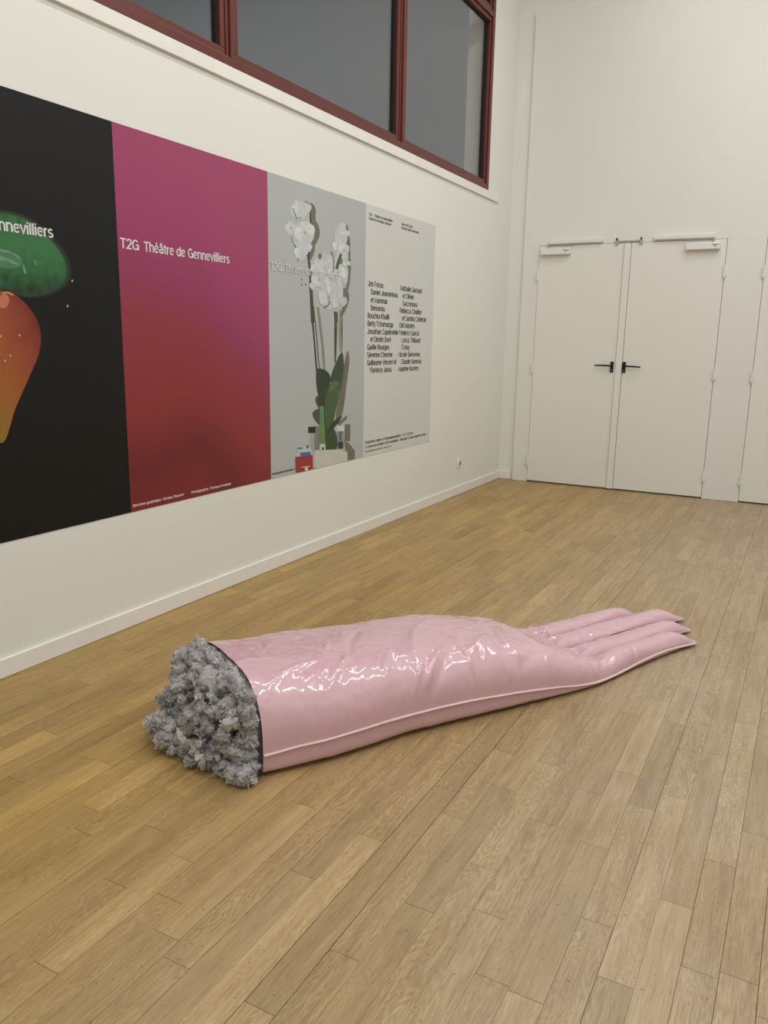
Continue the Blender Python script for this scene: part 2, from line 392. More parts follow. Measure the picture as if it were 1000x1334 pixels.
# a plain grotesque drawn as strokes: advance width, list of centre lines (cap height 1, x-height .73)
X_ = .67; M_ = X_/2
def bowl(cx, rx): return arc(cx, M_, rx, M_, 0, 360, 18)
GL = {
 ' ': (.30, []), '.': (.26, [[(.13, -.02), (.13, .08)]]), ',': (.26, [[(.14, .08), (.09, -.16)]]), ':': (.26, [[(.13, -.02), (.13, .08)], [(.13, .5), (.13, .6)]]), '-': (.40, [[(.06, .36), (.34, .36)]]), "'": (.2, [[(.1, .95), (.1, .7)]]),
 'A': (.66, [[(.05, -.06), (.33, .94), (.61, -.06)], [(.15, .28), (.51, .28)]]),
 'B': (.64, [[(.10, 0), (.10, .88), (.33, .88)]+arc(.33, .67, .20, .21, 90, -90)+[(.10, .46)], [(.33, .46)]+arc(.34, .23, .24, .23, 90, -90)+[(.10, 0)]]),
 'C': (.68, [arc(.36, .44, .28, .46, 42, 318, 18)]),
 'D': (.68, [[(.10, 0), (.10, .88), (.30, .88)]+arc(.30, .44, .30, .44, 90, -90, 14)+[(.10, 0)]]),
 'F': (.56, [[(.10, -.06), (.10, .88), (.50, .88)], [(.10, .46), (.46, .46)]]),
 'E': (.58, [[(.52, 0), (.10, 0), (.10, .88), (.52, .88)], [(.10, .46), (.48, .46)]]),
 'G': (.72, [arc(.36, .44, .28, .46, 42, 360, 20)+[(.40, .44)], [(.64, .44), (.64, -.06)]]),
 'I': (.24, [[(.12, -.06), (.12, .94)]]),
 'J': (.52, [[(.42, .94), (.42, .2)]+arc(.24, .2, .18, .22, 0, -180)]),
 'K': (.66, [[(.10, -.06), (.10, .94)], [(.58, .94), (.12, .38)], [(.26, .52), (.60, -.06)]]),
 'L': (.54, [[(.10, .94), (.10, 0), (.50, 0)]]),
 'M': (.82, [[(.10, -.06), (.10, .90), (.41, .10), (.72, .90), (.72, -.06)]]),
 'N': (.70, [[(.10, -.06), (.10, .90), (.60, -.02), (.60, .94)]]),
 'O': (.74, [arc(.37, .44, .29, .46, 0, 360, 24)]),
 'P': (.62, [[(.10, -.06), (.10, .88), (.33, .88)]+arc(.33, .65, .22, .23, 90, -90)+[(.10, .42)]]),
 'R': (.66, [[(.10, -.06), (.10, .88), (.33, .88)]+arc(.33, .65, .22, .23, 90, -90)+[(.10, .42)], [(.36, .42), (.57, -.06)]]),
 'S': (.64, [arc(.32, .67, .22, .23, 35, 270, 12)+arc(.32, .21, .24, .23, 90, -150, 12)]),
 'T': (.62, [[(.02, .88), (.60, .88)], [(.31, .88), (.31, -.06)]]),
 'V': (.64, [[(.04, .94), (.32, -.02), (.60, .94)]]),
 '0': (.58, [arc(.29, .44, .22, .46, 0, 360, 20)]), '1': (.58, [[(.14, .72), (.34, .88), (.34, -.06)]]),
 '2': (.58, [arc(.29, .64, .21, .25, 165, -35, 10)+[(.08, 0), (.54, 0)]]), '3': (.58, [arc(.28, .67, .19, .22, 150, -90)+arc(.28, .22, .22, .23, 90, -150)]),
 '4': (.60, [[(.42, -.06), (.42, .88), (.05, .22), (.56, .22)]]), '6': (.58, [arc(.29, .27, .22, .28, 0, 360, 16), [(.09, .34), (.38, .92)]]), '9': (.58, [arc(.29, .62, .22, .28, 0, 360, 16), [(.49, .55), (.20, -.04)]]),
 'a': (.56, [arc(.27, .46, .17, .21, 150, 0, 8)+[(.44, -.06)], arc(.25, .18, .18, .18, 75, 330, 12)+[(.44, .20)], [(.29, .37), (.44, .42)]]),
 'b': (.58, [bowl(.30, .21), [(.09, -.06), (.09, .96)]]), 'd': (.58, [bowl(.28, .21), [(.49, -.06), (.49, .96)]]),
 'c': (.52, [arc(.28, M_, .21, M_, 45, 315, 14)]), 'e': (.57, [[(.08, .36), (.49, .36)]+arc(.285, M_, .205, M_, 2, 318, 16)]),
 'f': (.34, [[(.15, -.06), (.15, .78)]+arc(.29, .78, .14, .14, 180, 90, 5), [(.02, X_), (.31, X_)]]),
 'g': (.58, [bowl(.28, .21), [(.49, X_+.06), (.49, -.04)]+arc(.29, -.04, .20, .20, 0, -150, 8)]),
 'h': (.57, [[(.09, -.06), (.09, .96)], arc(.28, .46, .19, .21, 170, 0, 8)+[(.47, -.06)]]),
 'i': (.22, [[(.11, -.06), (.11, X_+.06)], [(.11, .86), (.11, .98)]]), 'l': (.22, [[(.11, -.06), (.11, .96)]]),
 'k': (.52, [[(.09, -.06), (.09, .96)], [(.46, X_+.04), (.12, .28)], [(.22, .38), (.48, -.06)]]),
 'm': (.86, [[(.09, -.06), (.09, X_+.06)], arc(.26, .48, .17, .19, 170, 0, 8)+[(.43, -.06)], arc(.60, .48, .17, .19, 180, 0, 8)+[(.77, -.06)]]),
 'n': (.57, [[(.09, -.06), (.09, X_+.06)], arc(.28, .46, .19, .21, 170, 0, 8)+[(.47, -.06)]]),
 'o': (.58, [bowl(.29, .215)]), 'p': (.58, [bowl(.30, .21), [(.09, -.28), (.09, X_+.06)]]), 'q': (.58, [bowl(.28, .21), [(.49, -.28), (.49, X_+.06)]]),
 'r': (.36, [[(.09, -.06), (.09, X_+.06)], arc(.30, .42, .21, .25, 175, 85, 6)]),
 's': (.50, [arc(.25, .50, .16, .17, 30, 270, 9)+arc(.25, .165, .175, .165, 90, -150, 9)]),
 't': (.34, [[(.15, .88), (.15, .12)]+arc(.27, .12, .12, .12, 180, 280, 5), [(.01, X_), (.31, X_)]]),
 'u': (.57, [[(.09, X_+.06), (.09, .21)]+arc(.28, .21, .19, .21, 180, 350, 8), [(.48, X_+.06), (.48, -.06)]]),
 'v': (.50, [[(.03, X_+.06), (.25, -.02), (.47, X_+.06)]]), 'x': (.50, [[(.04, X_+.05), (.46, -.05)], [(.46, X_+.05), (.04, -.05)]]),
 'y': (.50, [[(.03, X_+.06), (.26, 0)], [(.47, X_+.06), (.20, -.22), (.05, -.24)]]),
}
for ch_, (b_c, acc) in {'é': ('e', [[(.24, .82), (.36, 1.0)]]), 'è': ('e', [[(.33, .82), (.21, 1.0)]]), 'ë': ('e', [[(.19, .84), (.19, .95)], [(.38, .84), (.38, .95)]]), 'â': ('a', [[(.13, .80), (.27, .97), (.41, .80)]]), 'í': ('i', [])}.items():
    GL[ch_] = (GL[b_c][0], GL[b_c][1]+acc)
GL['í'] = (.22, [[(.11, -.06), (.11, X_+.06)], [(.09, .84), (.19, 1.0)]])
def text_mesh(items):
    """items: (string, y, z of baseline, width or None, cap height, extra weight) on the left wall plane"""
    V, Fc = [], []
    for (s_, y, z, width, cap, bold) in items:
        pen = 0; strokes = []
        for ch in s_:
            adv, st_ = GL[ch]; strokes += [[(pen+a, b_) for a, b_ in q] for q in st_]; pen += adv
        sz = cap/.94; sx = sz*1.30 if width is None else width/pen; hw = (.142+bold)/2; asp = min(1.0, sz/sx*.8+.2)
        for si, q in enumerate(strokes):
            xo = (si % 7)*.000015; of = len(V); n = len(q); closed = n > 3 and abs(q[0][0]-q[-1][0])+abs(q[0][1]-q[-1][1]) < 1e-6
            for i in range(n):
                a = q[i-1] if i > 0 else (q[-2] if closed else q[0]); c = q[i+1] if i < n-1 else (q[1] if closed else q[-1]); p = q[i]
                d1_ = (p[0]-a[0], p[1]-a[1]); d2_ = (c[0]-p[0], c[1]-p[1]); l1 = math.hypot(*d1_); l2 = math.hypot(*d2_)
                if l1 < 1e-9: d1_, l1 = d2_, l2
                if l2 < 1e-9: d2_, l2 = d1_, l1
                n1_ = (-d1_[1]/l1, d1_[0]/l1); n2_ = (-d2_[1]/l2, d2_[0]/l2); m_ = (n1_[0]+n2_[0], n1_[1]+n2_[1]); lm = math.hypot(*m_) or 1
                m_ = (m_[0]/lm, m_[1]/lm); k_ = hw/max(.45, m_[0]*n1_[0]+m_[1]*n1_[1])
                V.append((xo, y+(p[0]+m_[0]*k_)*sx, z+(p[1]+m_[1]*k_)*sz)); V.append((xo, y+(p[0]-m_[0]*k_)*sx, z+(p[1]-m_[1]*k_)*sz))
            Fc += [(of+2*i, of+2*i+1, of+2*i+3, of+2*i+2) for i in range(n-1)]
    return V, Fc
def lettering(items, x, m, parent, name='lettering'):
    V, Fc = text_mesh(items); me = bpy.data.meshes.new(name); me.from_pydata([(x+a, b, c) for a, b, c in V], [], Fc); me.materials.append(m)
    o = link(name, me, parent); o['kind'] = 'stuff'; return o

PT, PB = 2.3338, .5719
PY = [1.613, 2.757, 3.9012, 5.0359, 6.1878]
PX = .0025
def poster(i, m, label):
    o = MB().box(0.0003, PX, PY[i]+.0006, PY[i+1]-.0006, PB, PT).build('poster', m)
    o['label'] = label; o['category'] = 'poster'
    return o

K = 1.22                         # print reflectance against its look in the dim room light
def flat(name, c, rough=.42):
    return mat(name, lin(c, K), rough, var=(4, .02))
def grad_print(name, nodes_fn, rough=.42):
    m = bpy.data.materials.new(name); m.use_nodes = True; nt = m.node_tree
    b = nt.nodes['Principled BSDF']; b.inputs['Roughness'].default_value = rough; b.inputs['Specular IOR Level'].default_value = .4
    geo = nt.nodes.new('ShaderNodeNewGeometry'); sx = nt.nodes.new('ShaderNodeSeparateXYZ'); nt.links.new(geo.outputs['Position'], sx.inputs[0])
    nodes_fn(nt, sx, b, geo); return m
def magenta(nt, sx, b, geo):
    N = nt.nodes.new; L = nt.links.new
    n = N('ShaderNodeTexNoise'); n.inputs['Scale'].default_value = 1.3; n.inputs['Detail'].default_value = 1; L(geo.outputs['Position'], n.inputs['Vector'])
    a = N('ShaderNodeMapRange'); L(sx.outputs[2], a.inputs[0]); a.inputs[1].default_value = PB; a.inputs[2].default_value = PT
    # right edge stays purple further down
    c = N('ShaderNodeMapRange'); L(sx.outputs[1], c.inputs[0]); c.inputs[1].default_value = PY[1]+.55; c.inputs[2].default_value = PY[2]; c.inputs[3].default_value = 0; c.inputs[4].default_value = .28
    s = N('ShaderNodeMath'); s.operation = 'ADD'; L(a.outputs[0], s.inputs[0]); L(c.outputs[0], s.inputs[1])
    d = N('ShaderNodeMath'); d.operation = 'MULTIPLY_ADD'; L(n.outputs['Fac'], d.inputs[0]); d.inputs[1].default_value = .22; d.inputs[2].default_value = -.11
    t = N('ShaderNodeMath'); t.operation = 'ADD'; L(s.outputs[0], t.inputs[0]); L(d.outputs[0], t.inputs[1])
    r = N('ShaderNodeValToRGB'); L(t.outputs[0], r.inputs[0]); cr = r.color_ramp
    cr.elements[0].position = .0; cr.elements[0].color = lin((112, 36, 38), K)
    cr.elements[1].position = .98; cr.elements[1].color = lin((150, 62, 100), K*.92)
    for p, c_ in ((.14, (100, 32, 34)), (.34, (126, 42, 46)), (.52, (130, 46, 60)), (.64, (132, 48, 84)), (.80, (144, 54, 96))):
        e = cr.elements.new(p); e.color = lin(c_, K)
    L(r.outputs[0], b.inputs['Base Color'])
PMAG = grad_print('magenta_gradient_print', magenta)
PBLK = mat('black_print', (.0042, .0040, .0040, 1), .5, spec=.3, var=(90, .3))
PGRY = mat('pale_grey_blue_print', lin((163, 168, 169), 1.2), .42, var=(1.5, .02))
PWHT = mat('off_white_print', lin((188, 190, 187), 1.27), .42, var=(1.5, .01))
INKW = mat('white_ink', (.72, .70, .72, 1), .5, var=(30, .02))
INKP = mat('pale_ink', (.66, .68, .68, 1), .5, var=(30, .02))
INKK = mat('black_ink', (.012, .012, .012, 1), .5, var=(30, .1))

p1 = poster(0, PBLK, 'black poster showing a green fruit over an orange one, leftmost on the wall')
p2 = poster(1, PMAG, 'magenta to dark red gradient poster, between the black poster and the orchid poster')
p3 = poster(2, PGRY, 'pale grey poster with white orchids, green leaves and a red bottle printed on it')
p4 = poster(3, PWHT, 'off-white poster with two columns of black names, nearest the doors')

BO = .0
def heading(i, m, par):
    y0 = PY[i]; dx = .0012 if i != 2 else .0034
    lettering([('T2G', y0+.013, 1.806, .118, .042, BO), ('Théâtre de Gennevilliers', y0+.161, 1.806, .632, .042, BO)], PX+dx, m, par)
heading(0, INKW, p1); heading(1, INKW, p2); heading(2, INKP, p3)
lettering([('Direction graphique: Nicolas Pleutret', PY[1]+.012, .596, .36, .0125, .006), ('Photographie: Thomas Prompsy', PY[1]+.43, .596, .33, .0125, .006)], PX+.0006, INKW, p2, 'credit_line')
lettering([('Direction graphique: Nicolas Pleutret   Photographie: Thomas Prompsy', PY[2]+.012, .596, .44, .0125, .006)], PX+.0012, INKK, p3, 'credit_line')

# name columns of the fourth poster
c1 = [('Jon Fosse,', 0), ('Daniel Jeanneteau', 1), ('et Mammar', 1), ('Benranou', 1), ('Bouchra Khalili', 0), ('Betty Tchomanga', 0), ('Jonathan Capdevielle', 0),
      ('et Dimitri Doré', 1), ('Gaëlle Bourges', 0), ('Séverine Chevrier', 0), ('Guillaume Vincent et', 0), ('Florence Janas', 1)]
c2 = [('Nathalie Garraud', 0), ('et Olivier', 1), ('Saccomano', 1), ('Rébecca Chaillon', 0), ('et Sandra Calderan', 1), ('Old Masters', 0), ('Federico García', 0),
      ('Lorca, Thibaud', 1), ('Croisy', 1), ('Nicole Genovese,', 0), ('Claude Vanessa', 1), ('Maxime Kurvers', 0)]
it = []
zt, zb = 1.79, 1.183
Y_A, Y_B, IND = PY[3]+.040, PY[3]+.040+.500, .045
for cols, y in ((c1, Y_A), (c2, Y_B)):
    for r, (s, ind) in enumerate(cols):
        it.append((s, y+ind*IND, zt+(zb-zt)*r/11, None, .0355, .012))
lettering(it, PX+.0006, INKK, p4, 'name_columns')
lettering([('T2G    Théâtre de Gennevilliers', Y_A, 2.262, .36, .0165, .012), ('Centre Dramatique National', Y_A, 2.235, .335, .0165, .012),
           ('Saison 2021-2022', Y_B, 2.262, .19, .0165, .012), ('Direction Daniel Jeanneteau', Y_B, 2.235, .30, .0165, .012)], PX+.0006, INKK, p4, 'heading')
lettering([('Programme complet sur theatredegennevilliers.fr   01 41 32 26 26', PY[3]+.03, .668, .80, .019, .010),
           ('41, avenue des Grésillons 92230 Gennevilliers   Métro ligne 13, station Gabriel Péri, sortie 1', PY[3]+.03, .634, 1.06, .019, .010),
           ('Direction graphique: Nicolas Pleutret   Impression: Stipa', PY[3]+.03, .604, .42, .010, .006)], PX+.0006, INKK, p4, 'address_lines')

# printed pictures: flat outlines laid on the paper
class Print:
    def __init__(s): s.layers = {}
    def poly(s, name, pts, colr, x):
        s.layers.setdefault(name, []).append([pts, colr, x])
    def build(s, parent, z0, z1, y0, y1):
        for k_, it_ in enumerate(sorted([q for L_ in s.layers.values() for q in L_], key=lambda q: q[2])): it_[2] = .0002+k_*.000008
        for name, L_ in s.layers.items():
            bm = bmesh.new(); mats = []; 
            for pts, colr, x in L_:
                P_ = [(min(max(y, y0), y1), min(max(z, z0), z1)) for y, z in pts]
                cl = []
                for q in P_:
                    if not cl or (abs(q[0]-cl[-1][0])+abs(q[1]-cl[-1][1])) > 1e-5: cl.append(q)
                if len(cl) < 3: continue
                vs = [bm.verts.new((PX+x, a, b_)) for a, b_ in cl]
                try: f = bm.faces.new(vs)
                except ValueError: continue
                if colr not in mats: mats.append(colr)
                f.material_index = mats.index(colr)
            bmesh.ops.triangulate(bm, faces=bm.faces)
            for f in bm.faces:
                if f.normal.x < 0: f.normal_flip()
            me = bpy.data.meshes.new(name); bm.to_mesh(me); bm.free()
            for c in mats: me.materials.append(c if not isinstance(c, tuple) else ink(c))
            link(name, me, parent)['kind'] = 'stuff'
_ink = {}
def ink(c):
    if c not in _ink: _ink[c] = mat('print_ink', lin(c, 1.12), .45, var=(25, .06))
    return _ink[c]
def smooth_closed(pts, n=5):
    out = []; N = len(pts)
    for i in range(N):
        p0, p1_, p2_, p3_ = (np.array(pts[(i+j) % N], float) for j in (-1, 0, 1, 2))
        for k_ in range(n):
            t = k_/n; out.append(tuple(.5*((2*p1_)+(-p0+p2_)*t+(2*p0-5*p1_+4*p2_-p3_)*t*t+(-p0+3*p1_-3*p2_+p3_)*t**3)))
    return out
def zm(x0, y0, sc, pts): return [lw(x0+a/sc, y0+b/sc) for a, b in pts]
A5 = lambda pts: zm(340, 220, 6.671, pts)
A6 = lambda pts: zm(340, 400, 5.8, pts)
def ell(cx, cy, a, b, rot=0, n=22):
    r = math.radians(rot); return [(cx+a*math.cos(t)*math.cos(r)-b*math.sin(t)*math.sin(r), cy+a*math.cos(t)*math.sin(r)+b*math.sin(t)*math.cos(r)) for t in [2*math.pi*i/n for i in range(n)]]
def rib(pts, w):
    L_, R_ = [], []
    for i, p in enumerate(pts):
        a = pts[max(0, i-1)]; b_ = pts[min(len(pts)-1, i+1)]; d = (b_[0]-a[0], b_[1]-a[1]); l = math.hypot(*d) or 1
        ww = (w if not isinstance(w, (list, tuple)) else w[0]+(w[1]-w[0])*i/(len(pts)-1))/2
        L_.append((p[0]-d[1]/l*ww, p[1]+d[0]/l*ww)); R_.append((p[0]+d[1]/l*ww, p[1]-d[0]/l*ww))
    return L_+R_[::-1]
pr = Print()
SH = (104, 103, 92)
# cast shadows printed in the photograph of the flowers
pr.poly('printed_shadow', A5(smooth_closed([(420, 305), (455, 315), (472, 370), (465, 440), (490, 480), (508, 550), (495, 610), (465, 670), (460, 720), (430, 790), (400, 780), (420, 650), (440, 560), (420, 450)], 4)), SH, .00015)
pr.poly('printed_shadow', A5(smooth_closed([(725, 480), (750, 500), (760, 570), (770, 640), (765, 720), (778, 830), (770, 950), (755, 1050), (735, 1040), (745, 900), (735, 760), (745, 650), (725, 560)], 4)), SH, .00015)
pr.poly('printed_shadow', A5(smooth_closed([(710, 1040), (750, 1060), (762, 1130), (740, 1210), (700, 1280), (680, 1270), (715, 1180)], 4)), SH, .00016)
pr.poly('printed_shadow', A6(rib([(425, 0), (445, 150), (462, 300), (475, 480)], 20)), (128, 128, 116), .00015)
pr.poly('printed_shadow', A6(rib([(600, 20), (592, 180), (600, 340)], 22)), (135, 135, 124), .00015)
pr.poly('printed_shadow', A6(smooth_closed([(650, 330), (664, 400), (655, 500), (640, 600), (630, 700), (605, 820), (560, 850), (590, 600), (625, 430)], 4)), (104, 100, 86), .00016)
pr.poly('printed_shadow', A6([(630, 885), (672, 885), (670, 1012), (625, 1020)]), SH, .00015)
pr.poly('printed_shadow', A6([(625, 1020), (660, 1025), (706, 1088), (704, 1165), (645, 1172)]), SH, .00017)
pr.poly('printed_shadow', A6([(560, 880), (650, 815), (640, 850), (590, 895)]), SH, .00016)
pr.poly('printed_shadow', A6([(395, 900), (440, 900), (440, 1080), (395, 1080)]), (118, 120, 112), .00014)
# stems
for w, c, pts in ((13, (44, 58, 40), [(372, -10), (395, 200), (412, 420), (430, 620), (445, 760)]), (10, (84, 100, 72), [(392, -10), (415, 200), (430, 400), (455, 560), (480, 760)]),
                  (11, (50, 62, 44), [(556, 40), (560, 200), (556, 420)]), (8, (84, 98, 72), [(574, 40), (568, 200), (562, 380)])):
    pr.poly('printed_stem', A6(rib(pts, w)), c, .0003)
pr.poly('printed_stem', A5(rib([(380, 640), (405, 760), (425, 900), (430, 1060), (445, 1340)], [14, 30])), (58, 70, 50), .0003)
pr.poly('printed_stem', A5(rib([(270, 340), (305, 432), (345, 420)], 5)), (90, 94, 82), .0007)
pr.poly('printed_stem', A5(rib([(370, 290), (392, 280), (412, 300)], 5)), (110, 112, 100), .0007)
pr.poly('printed_stem', A5(rib([(258, 590), (275, 640), (298, 682)], 5)), (84, 86, 74), .0007)
pr.poly('printed_stem', A5(rib([(640, 1240), (650, 1340)], 26)), (58, 70, 48), .0003)
pr.poly('printed_stem', A5(rib([(608, 720), (628, 800), (622, 900)], 10)), (110, 118, 84), .0008)
pr.poly('printed_stem', A5(rib([(690, 740), (660, 830), (650, 870)], [20, 26])), (66, 82, 54), .0008)
# leaves
LG = (50, 68, 42); LG2 = (62, 84, 50); LG3 = (38, 54, 34)
for c, x, pts in ((LG3, .00032, [(415, 480), (450, 465), (500, 490), (522, 540), (510, 640), (480, 740), (440, 700), (415, 600)]),
                  (LG, .00036, [(605, 340), (622, 420), (615, 520), (590, 640), (560, 600), (520, 560), (545, 460)]),
                  (LG2, .0004, [(540, 560), (590, 570), (585, 650), (565, 760), (545, 860), (510, 930), (482, 860), (480, 740), (490, 650)]),
                  (LG3, .00034, [(440, 600), (480, 700), (490, 850), (470, 1000), (440, 880), (428, 720)]),
                  (LG3, .00042, [(610, 820), (560, 850), (520, 890), (500, 960), (560, 900)]),
                  ((66, 78, 58), .00033, [(405, 700), (425, 670), (440, 760), (420, 745)]),
                  ((60, 76, 56), .00033, [(385, 800), (425, 770), (445, 800), (440, 890), (400, 850)]),
                  (LG, .00038, [(480, 900), (560, 940), (565, 1080), (480, 1080)]),
                  ((84, 104, 66), .00044, [(540, 562), (588, 575), (560, 600), (515, 640)])):
    pr.poly('printed_leaf', A6(smooth_closed(pts, 4)), c, x)
pr.poly('printed_plant_tag', A6([(436, 748), (468, 748), (482, 1035), (438, 1035)]), (98, 128, 78), .0006)
pr.poly('printed_plant_tag', A6([(440, 1035), (482, 1035), (482, 1080), (442, 1080)]), (190, 200, 190), .0006)
pr.poly('printed_plant_tag', A6([(444, 790), (464, 790), (464, 840), (446, 840)]), (70, 130, 110), .0007)
pr.poly('printed_plant_tag', A6([(450, 1078), (465, 1050), (474, 1078)]), (40, 60, 60), .0007)
# flowers
Rf = random.Random(5)
def petal(cx, cy, a, L_, w_):
    # a broad lobed petal from the centre outwards
    out = []
    for k_ in range(15):
        f = k_/14*2-1; rr = L_*(1-.42*abs(f)**2.2); an = a+f*w_
        out.append((cx+rr*math.cos(an)*.86, cy-rr*math.sin(an)))
    return [(cx, cy)]+out
def flower(cx, cy, r, x, core=True):
    r0 = Rf.uniform(0, 1.2)
    for i, (a, wd, ln) in enumerate(((90, 24, .95), (215, 26, .95), (325, 26, .95), (5, 48, 1.0), (175, 48, 1.0))):
        t = math.radians(a+Rf.uniform(-14, 14)+r0*20)
        sh = Rf.choice([(196, 202, 204), (186, 193, 196), (204, 208, 209), (178, 186, 189)])
        pr.poly('printed_petals', A5(petal(cx, cy, t, r*ln*Rf.uniform(.85, 1.05), math.radians(wd))), sh, x+i*.00001)
        pr.poly('printed_petals', A5(petal(cx+r*.1*math.cos(t), cy-r*.1*math.sin(t), t+.25, r*ln*.55, math.radians(wd*.5))), (191, 197, 199), x+.00005+i*.000004)
    if core:
        pr.poly('printed_petals', A5(ell(cx, cy, r*.13, r*.20)), (190, 180, 140), x+.00008)
        pr.poly('printed_petals', A5(ell(cx+r*.03, cy+r*.05, r*.06, r*.09)), (176, 134, 76), x+.0001)
for q in (ell(330, 360, 75, 80), ell(375, 560, 85, 110), ell(345, 680, 50, 110), ell(690, 590, 55, 120), ell(700, 760, 55, 100), ell(560, 870, 120, 130), ell(680, 900, 75, 130), ell(600, 1080, 110, 140), ell(480, 960, 50, 90), ell(255, 515, 40, 60)):
    pr.poly('printed_petals', A5(q), (184, 191, 194), .00040)
for i, (cx, cy, r, core) in enumerate(((320, 340, 75, 0), (385, 350, 60, 0), (255, 510, 62, 1), (300, 620, 60, 1), (375, 550, 105, 1), (345, 720, 70, 0), (390, 690, 60, 0),
                          (685, 520, 62, 0), (725, 560, 48, 0), (660, 660, 60, 0), (715, 700, 60, 1), (560, 800, 95, 0), (480, 860, 70, 0), (660, 900, 95, 1), (500, 960, 90, 1),
                          (590, 930, 80, 0), (700, 980, 62, 0), (580, 1110, 120, 1), (670, 1150, 85, 0), (540, 1000, 70, 0), (460, 1010, 52, 0), (740, 830, 40, 0))):
    flower(cx, cy, r, .00045+i*.000012, core)
for x, y in ((315, 795), (350, 960), (383, 1005), (347, 1008)): pr.poly('printed_petals', A5(ell(x, y, 8, 12)), (130, 128, 118), .0004)
for x, y in ((507, 760), (688, 800)): pr.poly('printed_petals', A5(ell(x, y, 14, 26)), (100, 102, 88), .0009)
pr.poly('printed_petals', A5(smooth_closed([(535, 1200), (575, 1180), (590, 1140), (588, 1175), (560, 1205)], 4)), (120, 104, 70), .0009)
# pot, bottles
pr.poly('printed_pot', A6([(400, 1090), (450, 1080), (560, 1076), (648, 1092), (650, 1190), (420, 1240), (400, 1200)]), (190, 190, 182), .0005)
pr.poly('printed_pot', A6([(395, 1218), (425, 1214), (425, 1240), (390, 1240)]), (46, 34, 28), .00052)
pr.poly('printed_bottle', A6([(366, 950), (400, 950), (398, 1110), (382, 1120), (366, 1060)]), (150, 160, 158), .0004)
pr.poly('printed_bottle', A6([(352, 905), (408, 903), (408, 952), (352, 952)]), (24, 26, 24), .00045)
pr.poly('printed_bottle', A6([(570, 935), (620, 935), (618, 1072), (572, 1072)]), (120, 130, 134), .00055)
pr.poly('printed_bottle', A6([(568, 898), (622, 898), (622, 938), (568, 938)]), (196, 200, 202), .00057)
pr.poly('printed_bottle', A6([(574, 1020), (616, 1015), (616, 1066), (580, 1070)]), (44, 48, 56), .00057)
pr.poly('printed_bottle', A6([(590, 940), (600, 940), (598, 1010), (590, 1010)]), (60, 66, 78), .00058)
pr.poly('printed_bottle', A6([(270, 1060), (290, 1045), (350, 1042), (368, 1060), (386, 1100), (388, 1240), (256, 1290), (254, 1130), (268, 1100)]), (176, 186, 190), .0006)
pr.poly('printed_bottle', A6([(254, 1132), (386, 1116), (388, 1232), (258, 1290)]), (146, 46, 44), .00062)
pr.poly('printed_bottle', A6([(290, 1100), (370, 1092), (372, 1122), (292, 1128)]), (70, 100, 150), .00064)
pr.poly('printed_bottle', A6([(270, 1062), (310, 1058), (312, 1070), (272, 1076)]), (90, 104, 128), .00064)
pr.poly('printed_bottle', A6([(335, 1045), (352, 1042), (358, 1062), (338, 1068)]), (80, 94, 112), .00064)
pr.poly('printed_bottle', A6(ell(338, 1224, 22, 20)), (60, 14, 16), .00066)
pr.poly('printed_bottle', A6(ell(338, 1224, 14, 13)), (214, 200, 196), .00068)
pr.poly('printed_bottle', A6([(300, 1208), (366, 1200), (366, 1206), (300, 1214)]), (220, 200, 196), .00066)
pr.build(p3, PB+.001, PT, PY[2]+.002, PY[3]-.002)

# fruit picture on the first poster: printed colour blends
def fruit_print(name, stops, ax, lo, hi, bumpy):
    def fn(nt, sx, b, geo):
        N = nt.nodes.new; L = nt.links.new
        n = N('ShaderNodeTexNoise'); n.inputs['Scale'].default_value = bumpy[0]; n.inputs['Detail'].default_value = 5; L(geo.outputs['Position'], n.inputs['Vector'])
        a = N('ShaderNodeMath'); a.operation = 'MULTIPLY'; L(sx.outputs[1], a.inputs[0]); a.inputs[1].default_value = ax[0]
        c = N('ShaderNodeMath'); c.operation = 'MULTIPLY_ADD'; L(sx.outputs[2], c.inputs[0]); c.inputs[1].default_value = ax[1]; L(a.outputs[0], c.inputs[2])
        mr = N('ShaderNodeMapRange'); L(c.outputs[0], mr.inputs[0]); mr.inputs[1].default_value = lo; mr.inputs[2].default_value = hi
        d = N('ShaderNodeMath'); d.operation = 'MULTIPLY_ADD'; L(n.outputs['Fac'], d.inputs[0]); d.inputs[1].default_value = bumpy[1]; L(mr.outputs[0], d.inputs[2])
        e = N('ShaderNodeMath'); e.operation = 'SUBTRACT'; L(d.outputs[0], e.inputs[0]); e.inputs[1].default_value = bumpy[1]/2
        r = N('ShaderNodeValToRGB'); L(e.outputs[0], r.inputs[0]); cr = r.color_ramp
        cr.elements[0].position = stops[0][0]; cr.elements[0].color = lin(stops[0][1], K)
        cr.elements[1].position = stops[-1][0]; cr.elements[1].color = lin(stops[-1][1], K)
        for p, q in stops[1:-1]: cr.elements.new(p).color = lin(q, K)
        L(r.outputs[0], b.inputs['Base Color'])
    return grad_print(name, fn)
A3 = lambda pts: zm(0, 230, 3.605, pts)
GREEN = fruit_print('green_fruit_print', [(0, (8, 14, 9)), (.14, (22, 52, 30)), (.35, (40, 88, 50)), (.6, (50, 104, 62)), (.85, (46, 96, 56)), (1, (30, 66, 38))], (0, 1), 1.53, 1.90, (26, .5))
ORNG = fruit_print('orange_fruit_print', [(0, (128, 98, 38)), (.3, (142, 82, 38)), (.55, (134, 64, 40)), (.8, (110, 40, 31)), (1, (70, 24, 22))], (1.2, .45), 2.95, 3.50, (14, .3))
f1 = Print()
GOUT = smooth_closed([(-420, 420), (-300, 250), (-120, 175), (0, 158), (60, 165), (130, 190), (205, 240), (270, 310), (318, 380), (334, 440), (325, 490), (290, 530), (220, 560), (120, 570), (40, 540), (0, 540), (-150, 560), (-330, 540)], 4)
